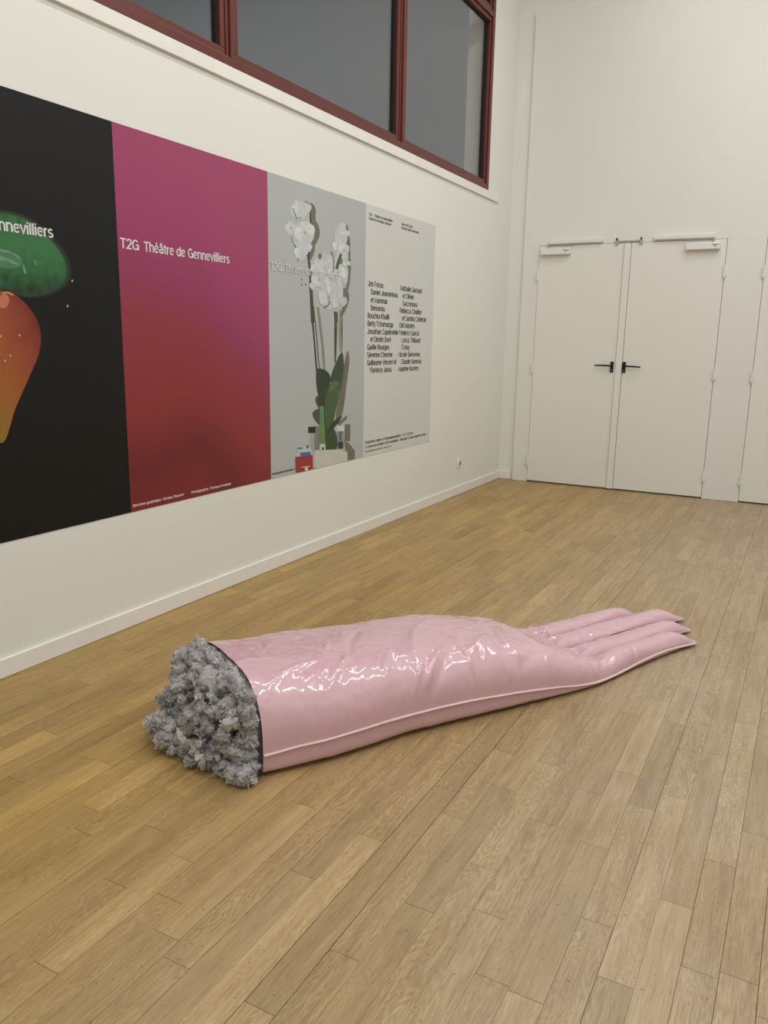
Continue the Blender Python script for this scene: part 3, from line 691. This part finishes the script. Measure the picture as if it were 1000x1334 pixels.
for k_ in range(9):
    sc_ = 1.0-.010*k_
    f1.poly('printed_green_fruit', A3([(a*sc_, 370+(b_-370)*sc_) for a, b_ in GOUT]), ink((int(8+30*k_/9), int(14+66*k_/9), int(9+38*k_/9))) if k_ < 8 else GREEN, .0003+k_*.000001)
f1.poly('printed_orange_fruit', A3(smooth_closed([(-300, 620), (-150, 560), (0, 538), (60, 548), (130, 610), (175, 680), (190, 760), (178, 840), (140, 930), (105, 1010), (70, 1090), (40, 1190), (20, 1240), (-5, 1245), (-60, 1150), (-200, 950)], 4)), ORNG, .0004)
GH2 = ink((66, 116, 80)); GHI = ink((104, 138, 118)); OHI = ink((190, 130, 96))
for c_, e_ in ((GH2, (10, 385, 95, 44, 12)), (GHI, (-20, 380, 48, 12, 12)), (GHI, (50, 398, 34, 7, 25)), (GHI, (112, 435, 24, 5, 78)), (GHI, (75, 372, 26, 4, 35)), (GHI, (165, 405, 16, 3, 60)), (GHI, (20, 350, 30, 6, 10))):
    f1.poly('printed_highlight', A3(ell(e_[0], e_[1], e_[2], e_[3], e_[4])), c_, .0005)
f1.poly('printed_highlight', A3(ell(15, 585, 26, 34, 10)), ink((176, 110, 84)), .0005)
f1.poly('printed_highlight', A3(rib([(8, 548), (35, 545), (60, 556)], 6)), ink((196, 150, 120)), .00055)
for q in ((47, 840), (22, 865), (2, 750), (90, 745), (315, 608), (337, 490)): f1.poly('printed_highlight', A3(ell(q[0], q[1], 4, 6)), ink((180, 165, 140)), .00055)
f1.build(p1, PB+.001, PT, PY[0]+.002, PY[1]-.002)

# ------------------------------------------------------------------ wall socket
s0 = MB().box(0, .009, 6.815, 6.905, .258, .345).build('wall_socket', PLASTIC, bevel=.003)
s0['label'] = 'small white square power socket low on the wall below the posters'; s0['category'] = 'socket'
rg = MB().cyl((.0125, 6.86, .3015), .030, .007, 'x', 24)
rg.build('socket_ring', PLASTIC, s0)
w = MB().cyl((.0163, 6.86, .3015), .020, .001, 'x', 24); w.build('socket_well', GREYP, s0)
h = MB()
for dy, dz in ((-.0095, 0), (.0095, 0), (0, .008)): h.cyl((.0170, 6.86+dy, .3015+dz), .0032, .0008, 'x', 10)
h.build('socket_hole', DARK, s0)

# ------------------------------------------------------------------ the stuffed vinyl arm
P0 = np.array([1.405, 1.911, 0.]); AX = np.array([.48497, .87453, 0.]); NX = np.array([-.87453, .48497, 0.])
def S2W(s, t, z): return P0+s[..., None]*AX+t[..., None]*NX+z[..., None]*np.array([0, 0, 1.])
def itp(s, xs, ys): return np.interp(s, xs, ys)
def sm_itp(s, xs, ys):
    # smooth cubic through the knots
    xs = np.array(xs, float); ys = np.array(ys, float); m = np.gradient(ys, xs); s = np.clip(s, xs[0], xs[-1])
    i = np.clip(np.searchsorted(xs, s)-1, 0, len(xs)-2); h = xs[i+1]-xs[i]; t = (s-xs[i])/h
    return (2*t**3-3*t**2+1)*ys[i]+(t**3-2*t**2+t)*h*m[i]+(-2*t**3+3*t**2)*ys[i+1]+(t**3-t**2)*h*m[i+1]
def tf(s): return sm_itp(s, [0, .3, .6, .8, 1.0, 1.3, 1.5, 1.62, 1.8, 2.0, 2.27], [-.018, -.045, -.035, -.05, -.062, -.078, -.076, -.060, -.035, -.012, .002])
def tb(s): return sm_itp(s, [0, .4, .8, 1.1, 1.4, 1.6, 1.9, 2.3], [.605, .60, .575, .53, .50, .49, .485, .47])
G34 = lambda s: sm_itp(s, [1.4, 1.62, 1.9, 2.4], [.070, .078, .098, .122])
G23 = lambda s: sm_itp(s, [1.4, 1.62, 1.9, 2.5], [.212, .218, .228, .240])
G12 = lambda s: sm_itp(s, [1.4, 1.62, 1.9, 2.5], [.358, .360, .366, .392])
def zs(s): return sm_itp(s, [0, .3, .6, .8, 1.0, 1.2, 1.4, 1.55, 1.7, 1.85, 2.0, 2.3], [.088, .096, .094, .092, .080, .062, .034, .020, .022, .032, .034, .016])
def ztop(s): return sm_itp(s, [0, .2, .5, .75, .95, 1.1, 1.25, 1.4, 1.55], [.334, .314, .298, .286, .276, .250, .220, .192, .165])
S1 = 1.60
ENDS = [2.268, 2.395, 2.505, 2.33]          # finger ends: near, second, third, far
FH = [.084, .074, .072, .078]                 # finger top heights above the floor
Rw = random.Random(21)
# wrinkles: (s, t, angle, length, width, height)
WR = []                                       # (s, arc length from the front seam, angle, half length, width, height)
for i in range(40):                           # gathers running up from the front seam
    WR.append((Rw.uniform(.1, 1.55), Rw.uniform(.0, .06), math.radians(Rw.uniform(50, 115)), Rw.uniform(.03, .10), Rw.uniform(.005, .010), Rw.uniform(.004, .009)*Rw.choice([1, 1, -1])))
for i in range(110):                          # creases over the side and the top
    WR.append((Rw.uniform(.03, 1.5), Rw.uniform(.15, .62), math.radians(Rw.uniform(0, 180)), Rw.uniform(.02, .09), Rw.uniform(.003, .007), Rw.uniform(.0015, .0042)*Rw.choice([1, -1])))
for i in range(12):                           # larger soft folds
    WR.append((Rw.uniform(.3, 1.4), Rw.uniform(.1, .4), math.radians(Rw.uniform(30, 85)), Rw.uniform(.10, .18), Rw.uniform(.018, .03), Rw.uniform(.005, .010)*Rw.choice([1, 1, -1])))
for i in range(18):                           # pinched at the roots of the fingers
    WR.append((Rw.uniform(1.48, 1.68), Rw.uniform(0, .6), math.radians(Rw.uniform(-35, 35)), Rw.uniform(.03, .07), Rw.uniform(.005, .010), -Rw.uniform(.004, .009)))
for i in range(60):                           # small gathers along the fingers
    WR.append((Rw.uniform(1.65, 2.45), Rw.uniform(0, .85), math.radians(Rw.uniform(60, 120)), Rw.uniform(.02, .05), Rw.uniform(.005, .011), Rw.uniform(.003, .007)*Rw.choice([1, -1])))
# the long folds one can pick out in the photograph
WR += [(.66, .12, math.radians(53), .17, .013, .016), (.70, .10, math.radians(55), .15, .010, -.010), (.60, .10, math.radians(60), .10, .008, .009), (.53, .04, math.radians(75), .06, .006, .008),
       (.86, .10, math.radians(97), .12, .006, .010), (.92, .12, math.radians(92), .09, .006, -.006), (1.08, .08, math.radians(88), .09, .006, .009), (1.22, .07, math.radians(80), .08, .006, .008),
       (.30, .05, math.radians(80), .07, .005, .007), (1.40, .07, math.radians(95), .08, .005, .009), (.16, .28, math.radians(20), .12, .012, .008), (.34, .25, math.radians(40), .12, .012, .008),
       (.98, .25, math.radians(30), .10, .010, .007), (1.50, .04, math.radians(60), .06, .007, .008)]
def wrinkle(s, t):
    d = np.zeros_like(s)
    for (a, b_, an, ln, w_, h_) in WR:
        ds, dt = s-a, t-b_; al = ds*math.cos(an)+dt*math.sin(an); pe = -ds*math.sin(an)+dt*math.cos(an)
        pe = pe+al*al*1.2
        d += h_*np.exp(-(np.abs(pe)/w_)**1.35)*np.exp(-(al/ln)**4)
    return d
def quarter(n):                               # dense towards both edges
    k_ = np.linspace(0, math.pi, n); return (1-np.cos(k_))/2
NQ = 30
def arm_rows(s_arr, top):
    q = quarter(NQ); u = np.concatenate([(q[:-1] if i < 3 else q)*.25+.25*i for i in range(4)])
    s = s_arr[:, None]*np.ones_like(u)[None]
    wb = np.clip((s-1.25)/(S1-1.25), 0, 1)**1.3
    # column positions slide from even quarters to the finger gaps
    bound = np.stack([tf(s_arr), G34(s_arr), G23(s_arr), G12(s_arr), tb(s_arr)], 1)
    even = tf(s_arr)[:, None]+(tb(s_arr)-tf(s_arr))[:, None]*np.array([0, .25, .5, .75, 1])[None]
    bl = np.clip((s_arr-.9)/(S1-.9), 0, 1)[:, None]; bl = bl*bl*(3-2*bl); bnd = even*(1-bl)+bound*bl
    idx = np.minimum((u*4).astype(int), 3); fr_ = u*4-idx
    t = bnd[:, idx]*(1-fr_)+bnd[:, idx+1]*fr_
    v = (t-bnd[:, :1])/(bnd[:, 4:]-bnd[:, :1])*2-1; v = np.clip(v, -1, 1)
    z0 = zs(s)
    if top:
        n_ = 2.9; single = (ztop(np.minimum(s, 1.55))-z0)*(1-np.abs(v)**n_)**(1/n_)
        vl = fr_*2-1; hh = np.array(FH)[idx][None]*np.ones_like(s)
        multi = (hh-z0)*(1-np.abs(vl)[None]**2.3)**(1/2.0)
        multi = multi*1.0
        return s, t, z0+single*(1-wb)+multi*wb, v
    m_ = 7.0
    return s, t, np.maximum(.004, z0*(1-(1-np.abs(v)**m_)**(1/m_))), v
def finger_rows(i, s_arr, top):
    q = quarter(NQ); s = s_arr[:, None]*np.ones_like(q)[None]
    B = [tf, G34, G23, G12, tb]; g_ = .0045*np.clip((s-S1)/.04, 0, 1)
    a = B[i](s)+(g_*(2.4 if i == 2 else 1) if i else 0); b_ = B[i+1](s)-(g_*(2.4 if i == 1 else 1) if i < 3 else 0)
    f = (s-S1)/(ENDS[i]-S1)
    mid = (a+b_)/2; hw = (b_-a)/2*(1-.10*np.sin(math.pi*np.clip(f, 0, 1))*0)
    pinch = 1-.07*np.sin(math.pi*np.clip((f-.62)/.38, 0, 1))        # drawn in before the square corner
    v = q[None]*2-1; t = mid+v*hw*pinch
    z0 = zs(s)+.012*np.sin(f*math.pi)*(i > 0)
    endp = (1-np.clip((s-(ENDS[i]-.17))/.150, 0, 1)**1.9)**.72
    if top: return s, t, z0+(FH[i]-z0)*(1-np.abs(v)**2.3)**.5*endp*(1+.10*np.sin(f*7+i)), v
    return s, t, np.maximum(.004, z0*(1-(1-np.abs(v)**4)**.25*np.clip(endp, 0, 1))), v
def fold(W, s, t, amt, sgn, a0_=0.0):
    z_in = W[..., 2]
    du = np.gradient(W, axis=1); ds = np.gradient(W, axis=0); n = np.cross(ds, du); l = np.linalg.norm(n, axis=2, keepdims=True); n = n/np.maximum(l, 1e-9)
    n *= np.sign(n[n.shape[0]//2, n.shape[1]//2, 2])*sgn
    arc_ = np.concatenate([np.zeros((W.shape[0], 1)), np.cumsum(np.linalg.norm(np.diff(W, axis=1), axis=2), axis=1)], 1)
    t = arc_+a0_
    p = np.stack([s, t*1.0, np.zeros_like(s)], -1)
    q = p+.03*np.stack([noise(p, 6, 2, 1.1), noise(p, 6, 2, 4.4), noise(p, 6, 1, 8.8)], -1)
    crk = -np.abs(noise(q, 12, 2, 3.1, .45))    # facets of the stiff film, meeting in sharp valleys and ridges
    rid = np.abs(noise(q, 5, 1, 7.7))
    soft = noise(p, 4, 1, 2.2)
    d = wrinkle(s, t)+rid*.008-.002+crk*.0075+soft*.010
    d = d-.030*np.exp(-((s-1.60)/.035)**2)*(.6+.8*noise(p, 14, 1, 5.0))*(z_in > .07)
    return W+n*(d*amt)[..., None]
cov_v, cov_f = [], []
def addgrid(W, flip=False):
    o = len(cov_v); r, c = W.shape[:2]; cov_v.extend(map(tuple, W.reshape(-1, 3)))
    for i in range(r-1):
        for j in range(c-1):
            q = (o+i*c+j, o+i*c+j+1, o+(i+1)*c+j+1, o+(i+1)*c+j); cov_f.append(q[::-1] if flip else q)
sa = np.concatenate([np.linspace(0, S1, 300)])
edges = {}
root_rows = {}
for top in (True, False):
    s, t, z, v = arm_rows(sa, top); W = S2W(s, t, z)
    edge = 1-np.abs(v)**14
    if top:
        W = fold(W, s, t, np.clip(edge, 0, 1), 1)
    else:
        side = (noise(np.stack([s*1.0, t*0, z], -1), 16, 3, 1.3)*.010)*np.clip(z/.03, 0, 1)*np.clip(1-np.abs(v)**40, 0, 1)
        W = W+NX*(side*np.sign(v))[..., None]
    W[..., 2] = np.maximum(W[..., 2], .003)
    addgrid(W, top); root_rows[top] = W[-1]
    if top: arm_top = W
fing_top = []
for i in range(4):
    fs_ = np.linspace(S1, ENDS[i], 110)
    for top in (True, False):
        s, t, z, v = finger_rows(i, fs_, top); W = S2W(s, t, z)
        f = (s-S1)/(ENDS[i]-S1); am = np.clip((1-np.abs(v)**8), 0, 1)*np.clip((1-f)*6, 0, 1)
        if top: W = fold(W, s, t, am, 1, .2*i)
        # weld to the palm
        rr = root_rows[top][i*(NQ-1):i*(NQ-1)+NQ]; k_ = np.clip((s-S1)/.05, 0, 1)[..., None]; k_ = k_*k_*(3-2*k_)
        W = W+(rr[None]-W[0][None])*(1-k_)
        W[..., 2] = np.maximum(W[..., 2], .003)
        addgrid(W, top)
        if top: fing_top.append(W)

def vinyl():
    m = mat('pink_vinyl', (.64, .405, .46, 1), .34, spec=.4)
    nt = m.node_tree; N = nt.nodes.new; L = nt.links.new; b = nt.nodes['Principled BSDF']
    geo = [n for n in nt.nodes if n.type == 'NEW_GEOMETRY'][0]
    n1 = N('ShaderNodeTexNoise'); n1.inputs['Scale'].default_value = 30; n1.inputs['Detail'].default_value = 2; n1.inputs['Distortion'].default_value = 1.2; L(geo.outputs['Position'], n1.inputs['Vector'])
    bp = N('ShaderNodeBump'); bp.inputs['Strength'].default_value = .15; bp.inputs['Distance'].default_value = .003; L(n1.outputs['Fac'], bp.inputs['Height']); L(bp.outputs[0], b.inputs['Normal'])
    L(bp.outputs[0], b.inputs['Coat Normal'])
    b.inputs['Coat Weight'].default_value = .9; b.inputs['Coat Roughness'].default_value = .035
    b.inputs['Subsurface Weight'].default_value = .0
    return m
VINYL = vinyl()
arm = empty('stuffed_arm_sculpture')
arm['label'] = 'long stuffed arm sculpture of glossy pink vinyl lying on the wooden floor'; arm['category'] = 'sculpture'
me = bpy.data.meshes.new('vinyl_cover'); me.from_pydata(cov_v, [], cov_f); me.materials.append(VINYL)
bm = bmesh.new(); bm.from_mesh(me); bmesh.ops.remove_doubles(bm, verts=bm.verts, dist=.0006); bmesh.ops.recalc_face_normals(bm, faces=bm.faces)
for f in bm.faces: f.smooth = True
bm.to_mesh(me); bm.free()
link('vinyl_cover', me, arm)

# welded seam flange along the outline
SEAM = mat('welded_seam', (.72, .50, .53, 1), .25, spec=.5, coat=.3, bump=(120, .3, .001))
def flange(pts, outs, w=.009, th=.0022, name='seam'):
    m = MB(); n = len(pts); vs = []
    for i, (p, o_) in enumerate(zip(pts, outs)):
        ww = w*(1+.35*noise(np.array([[i*.09, 1.7, w]]), 1)[0])
        wob = .006*noise(np.array([[i*.06, 5.1, .3]]), 1)[0]
        for a, z_ in ((-.004, th), (ww, th*.4), (ww, -th*.4), (-.004, -th)):
            q = np.array(p)+np.array(o_)*a+np.array([0, 0, z_+wob]); q[2] = max(q[2], .0015); vs.append(tuple(q))
    fs = [(4*i+j, 4*i+(j+1) % 4, 4*(i+1)+(j+1) % 4, 4*(i+1)+j) for i in range(n-1) for j in range(4)]+[(0, 1, 2, 3), (4*n-4, 4*n-3, 4*n-2, 4*n-1)]
    m.add(vs, fs); return m.build(name, SEAM, arm, smooth=True)
OUTF = -NX*.96+np.array([0, 0, -.28]); OUTB = NX
front = np.concatenate([arm_top[::2, 0], fing_top[0][2::2, 0]]); flange(front, [OUTF]*len(front))
back = np.concatenate([arm_top[::2, -1], fing_top[3][2::2, -1]]); flange(back, [OUTB]*len(back))
for i, Wf in enumerate(fing_top):
    e_ = Wf[-1]; flange(e_, [AX]*len(e_), .012)
    if i > 0: q = Wf[30::3, 0]; flange(q, [-NX]*len(q), .003)
    if i < 3: q = Wf[30::3, -1]; flange(q, [NX]*len(q), .003)

# ------------------------------------------------------------------ grey fibre stuffing
def fluff():
    m = bpy.data.materials.new('grey_fibre_wadding'); m.use_nodes = True; nt = m.node_tree; N = nt.nodes.new; L = nt.links.new
    b = nt.nodes['Principled BSDF']; b.inputs['Roughness'].default_value = .95; b.inputs['Specular IOR Level'].default_value = .15
    b.inputs['Sheen Weight'].default_value = .25
    geo = N('ShaderNodeNewGeometry')
    n1 = N('ShaderNodeTexNoise'); n1.inputs['Scale'].default_value = 38; n1.inputs['Detail'].default_value = 8; n1.inputs['Roughness'].default_value = .75; n1.inputs['Distortion'].default_value = .8
    n2 = N('ShaderNodeTexNoise'); n2.inputs['Scale'].default_value = 13; n2.inputs['Detail'].default_value = 3
    n3 = N('ShaderNodeTexNoise'); n3.inputs['Scale'].default_value = 190; n3.inputs['Detail'].default_value = 5; n3.inputs['Roughness'].default_value = .8; n3.inputs['Distortion'].default_value = 1.5
    for n in (n1, n2, n3): L(geo.outputs['Position'], n.inputs['Vector'])
    r = N('ShaderNodeValToRGB'); L(n1.outputs['Fac'], r.inputs[0]); cr = r.color_ramp
    cr.elements[0].position = .30; cr.elements[0].color = (.32, .31, .32, 1); cr.elements[1].position = .72; cr.elements[1].color = (.86, .84, .82, 1)
    cr.elements.new(.5).color = (.68, .66, .655, 1)
    r2 = N('ShaderNodeValToRGB'); L(n2.outputs['Fac'], r2.inputs[0]); c2_ = r2.color_ramp
    c2_.elements[0].position = .30; c2_.elements[0].color = (.72, .71, .82, 1); c2_.elements[1].position = .58; c2_.elements[1].color = (1, .985, .95, 1)
    mx = N('ShaderNodeMix'); mx.data_type = 'RGBA'; mx.blend_type = 'MULTIPLY'; mx.inputs[0].default_value = 1; L(r.outputs[0], mx.inputs[6]); L(r2.outputs[0], mx.inputs[7])
    L(mx.outputs[2], b.inputs['Base Color'])
    a = N('ShaderNodeMath'); a.operation = 'ADD'; L(n1.outputs['Fac'], a.inputs[0]); L(n3.outputs['Fac'], a.inputs[1])
    bp = N('ShaderNodeBump'); bp.inputs['Strength'].default_value = .8; bp.inputs['Distance'].default_value = .010; L(a.outputs[0], bp.inputs['Height']); L(bp.outputs[0], b.inputs['Normal'])
    return m
FLUFF = fluff()
Rs = random.Random(3)
ico = bmesh.new(); bmesh.ops.create_icosphere(ico, subdivisions=4, radius=1)
iv = np.array([tuple(v.co) for v in ico.verts]); ifc = [tuple(v.index for v in f.verts) for f in ico.faces]; ico.free()
ico = bmesh.new(); bmesh.ops.create_icosphere(ico, subdivisions=3, radius=1)
iv3 = np.array([tuple(v.co) for v in ico.verts]); ifc3 = [tuple(v.index for v in f.verts) for f in ico.faces]; ico.free()
SV, SF = [], []
def lump(s, t, z, r, small=False, st=(1, 1, 1)):
    base, fcs = (iv3, ifc3) if small else (iv, ifc)
    rot = np.array(Matrix.Rotation(Rs.uniform(0, 6), 3, Vector((Rs.gauss(0, 1), Rs.gauss(0, 1), Rs.gauss(0, 1))).normalized()))
    p = (base*np.array(st))@rot.T
    c = P0+s*AX+t*NX+np.array([0, 0, z])
    w_ = c+p*r
    ww_ = w_+.012*np.stack([noise(w_, 25, 2, 1.3), noise(w_, 25, 2, 6.3), noise(w_, 25, 2, 8.3)], -1)
    d = noise(ww_, 13, 2, 9.0)*.9*(r/.06)-np.abs(noise(ww_, 30, 4, 2.0, .7))*.85*min(1, r/.04)+.12
    d = d*1.1
    w_ = c+p*r*(1+d)[:, None]+base*0
    w_ += np.stack([noise(w_, 120, 2, 3.3), noise(w_, 120, 2, 7.3), noise(w_, 120, 2, 1.3)], -1)*.0085+np.stack([noise(w_, 60, 1, 3.3), noise(w_, 60, 1, 7.3), noise(w_, 60, 1, 1.3)], -1)*.007
    w_[:, 2] = np.maximum(w_[:, 2], .002+.004*(noise(w_, 60, 1)+.5))
    # stay inside the sleeve where it is covered
    q_ = w_-P0; s_ = q_@AX; t_ = q_@NX; m_ = s_ > -.006
    tc = np.where(m_, np.clip(t_, .016, .575), t_); v_ = (tc-.2935)/.3115
    zl = .088+.246*np.maximum(0, 1-np.abs(v_)**2.9)**(1/2.9)-.020
    w_ = w_+NX*(tc-t_)[:, None]; w_[:, 2] = np.where(m_, np.minimum(w_[:, 2], np.maximum(zl, .02)), w_[:, 2])
    o = len(SV)
    SV.extend(map(tuple, w_)); SF.extend(tuple(i+o for i in f) for f in fcs)
def sect(t):                                  # height of the opening at t
    v = (t-.2935)/.3115; return .088+.249*(max(0, 1-abs(v)**2.9))**(1/2.9)
# plug filling the mouth of the sleeve
for i in range(46):
    t = Rs.uniform(.06, .53); zt_ = sect(t)
    z = Rs.uniform(.05, max(.06, zt_-.06)); lump(Rs.uniform(-.045, -.005), t, z, Rs.uniform(.045, .065))
# rim lumps tucked against the vinyl
for i in range(30):
    a = i/29*math.pi; t = .2935-.285*math.cos(a)*1.0; t = min(max(t, .010), .575); z = sect(t)-.022 if 0 < i < 29 else .09
    lump(-.030+Rs.uniform(-.012, .006), t, max(.04, z-.004), Rs.uniform(.018, .034), i % 2 == 0, st=(1, Rs.uniform(.6, 1), Rs.uniform(.5, 1)))
for i in range(12): lump(-.032+Rs.uniform(-.012, .004), Rs.uniform(.004, .022), .02+i*.024+Rs.uniform(-.01, .01), Rs.uniform(.016, .030), False, st=(1, Rs.uniform(.5, 1), Rs.uniform(.6, 1)))
for i in range(60):                           # packed just inside the mouth
    a = i/59*math.pi; t = .2935-.288*math.cos(a); lump(.012, min(max(t, .024), .57), max(.03, min(sect(min(max(t, .0), .6))-.030, .31)), .017, True)
for i in range(14): lump(.010, .012, .025+i*.016, .014, True)
# bulge hanging out of it
for i in range(52):
    t = Rs.uniform(.08, .50); z = Rs.uniform(.03, .24)
    k_ = 1-((t-.30)/.34)**2; lump(-.05-.09*k_*Rs.uniform(.5, 1)*(1-z/.45), t, z, Rs.uniform(.028, .055), st=(1, Rs.uniform(.5, 1), Rs.uniform(.45, .9)))
# spilled to the floor in front
for (s, t, z, r) in ((-.06, -.025, .03, .034), (-.035, -.01, .05, .03), (-.085, .015, .035, .036), (-.10, .08, .03, .040), (-.13, .14, .035, .045), (-.14, .21, .04, .045), (-.17, .27, .05, .045),
                     (-.20, .34, .07, .045), (-.22, .36, .10, .040), (-.24, .38, .085, .030), (-.19, .42, .08, .04), (-.17, .45, .13, .035), (-.16, .40, .17, .035), (-.14, .36, .21, .033),
                     (-.06, .02, .08, .035), (-.08, .06, .10, .04), (-.05, .03, .13, .03), (-.04, .03, .16, .026), (-.03, .05, .20, .026), (-.05, .40, .27, .035), (-.06, .44, .24, .035), (-.04, .48, .22, .03),
                     (-.12, .50, .12, .04), (-.10, .53, .08, .04), (-.22, .30, .06, .035), (-.18, .22, .05, .03), (-.02, .33, .285, .030), (-.03, .36, .275, .030), (-.015, .29, .29, .026), (-.02, .24, .285, .026)):
    lump(s, t, z, r, st=(1, .8, .8))
for i in range(190):                          # crumbs and curls over the face
    t = Rs.uniform(.0, .50); z = Rs.uniform(.02, .26)
    if z > sect(max(t, .02))-.03: continue
    k_ = 1-((t-.30)/.36)**2; s = -.07-.14*max(0, k_)*(1-z/.42); lump(s+Rs.uniform(-.01, .02), t, z, Rs.uniform(.010, .022), True, st=(1, Rs.uniform(.4, .8), Rs.uniform(.4, .8)))
me = bpy.data.meshes.new('stuffing'); me.from_pydata(SV, [], SF); me.materials.append(FLUFF)
me.polygons.foreach_set('use_smooth', [True]*len(me.polygons))
st = link('stuffing', me, arm); st['kind'] = 'stuff'
# loose fibres
sv = np.array(SV); fv, ff = [], []
cen = P0-AX*.02+NX*.28+np.array([0, 0, .13])
front_ = sv[((sv-P0)@AX < -.012)]
# torn scraps of paler felt lying in the wadding
sc = MB()
for (s_, t_, z_, w_, h_, an, ti) in ((-.205, .17, .125, .050, .018, .35, .5), (-.185, .07, .09, .018, .012, .8, -.4), (-.12, .25, .26, .022, .012, .1, .2)):
    c = P0+s_*AX+t_*NX+np.array([0, 0, z_]); e1 = NX*math.cos(an)+np.array([0, 0, 1.])*math.sin(an); e2 = -NX*math.sin(an)*.8+np.array([0, 0, 1.])*math.cos(an)-AX*ti
    vs, n_ = [], 16
    for sd_ in (0, 1):
        vs.append(tuple(c-AX*(.008 if sd_ else .010)-AX*.004))
        for k_ in range(n_):
            a_ = 2*math.pi*k_/n_; rr = 1+.35*Rs.uniform(-1, 1); q = c+e1*w_/2*rr*math.cos(a_)+e2*h_*.8*rr*math.sin(a_)-AX*((0 if sd_ else .0015)+.010*math.cos(a_*2)); vs.append(tuple(q))
    o_ = n_+1
    sc.add(vs, [(0, 1+k_, 1+(k_+1) % n_) for k_ in range(n_)]+[(o_, o_+1+(k_+1) % n_, o_+1+k_) for k_ in range(n_)]+[(1+k_, o_+1+k_, o_+1+(k_+1) % n_, 1+(k_+1) % n_) for k_ in range(n_)])
o_ = sc.build('felt_scraps', mat('pale_felt', (.46, .445, .41, 1), .9, bump=(160, .9, .004), var=(90, .3)), arm); o_['kind'] = 'stuff'
nf = 90000
rg_ = np.random.RandomState(4)
P_ = front_[rg_.randint(0, len(front_), nf)]
out = P_-cen; out /= np.linalg.norm(out, axis=1)[:, None]
flow = np.stack([noise(P_, 30, 1, 1.0), noise(P_, 30, 1, 5.0), noise(P_, 30, 1, 9.0)], -1)*3.2
d = out*.55+flow+rg_.normal(size=(nf, 3))*.45; d /= np.linalg.norm(d, axis=1)[:, None]
ln = rg_.uniform(.004, .0125, nf)[:, None]; sd = np.cross(d, rg_.normal(size=(nf, 3))); sd /= np.linalg.norm(sd, axis=1)[:, None]
wd = rg_.uniform(.0004, .0011, nf)[:, None]; cur = np.cross(d, sd)*ln*rg_.uniform(-1.1, 1.1, nf)[:, None]
pts_ = []
for f_, w2 in ((0, 1), (.5, .8), (1, .25)):
    q = P_+d*ln*f_+cur*f_*f_
    pts_ += [q-sd*wd*w2, q+sd*wd*w2]
fv = np.stack(pts_, 1).reshape(-1, 3); fv[:, 2] = np.maximum(fv[:, 2], .001)
fv = fv.tolist(); ff = []
for i in range(nf):
    o = i*6; ff += [(o, o+1, o+3, o+2), (o+2, o+3, o+5, o+4)]
me = bpy.data.meshes.new('loose_fibres'); me.from_pydata(fv, [], ff)
for nm_, cc in (('pale_fibre', (.84, .82, .81, 1)), ('grey_fibre', (.44, .42, .43, 1)), ('lilac_fibre', (.42, .38, .52, 1))): me.materials.append(mat(nm_, cc, .8, spec=.2, var=(60, .15)))
me.polygons.foreach_set('material_index', np.repeat(np.where(rg_.uniform(0, 1, nf) < .06, 2, (noise(P_, 26, 2, 3.0)+rg_.normal(size=nf)*.16 < .02).astype(int)), 2))
lf = link('loose_fibres', me, arm); lf['kind'] = 'stuff'
at_base(arm, (float(P0[0]), float(P0[1]), 0.0))
print('tris', sum(len(o.data.polygons) for o in SC.objects if o.type == 'MESH'))
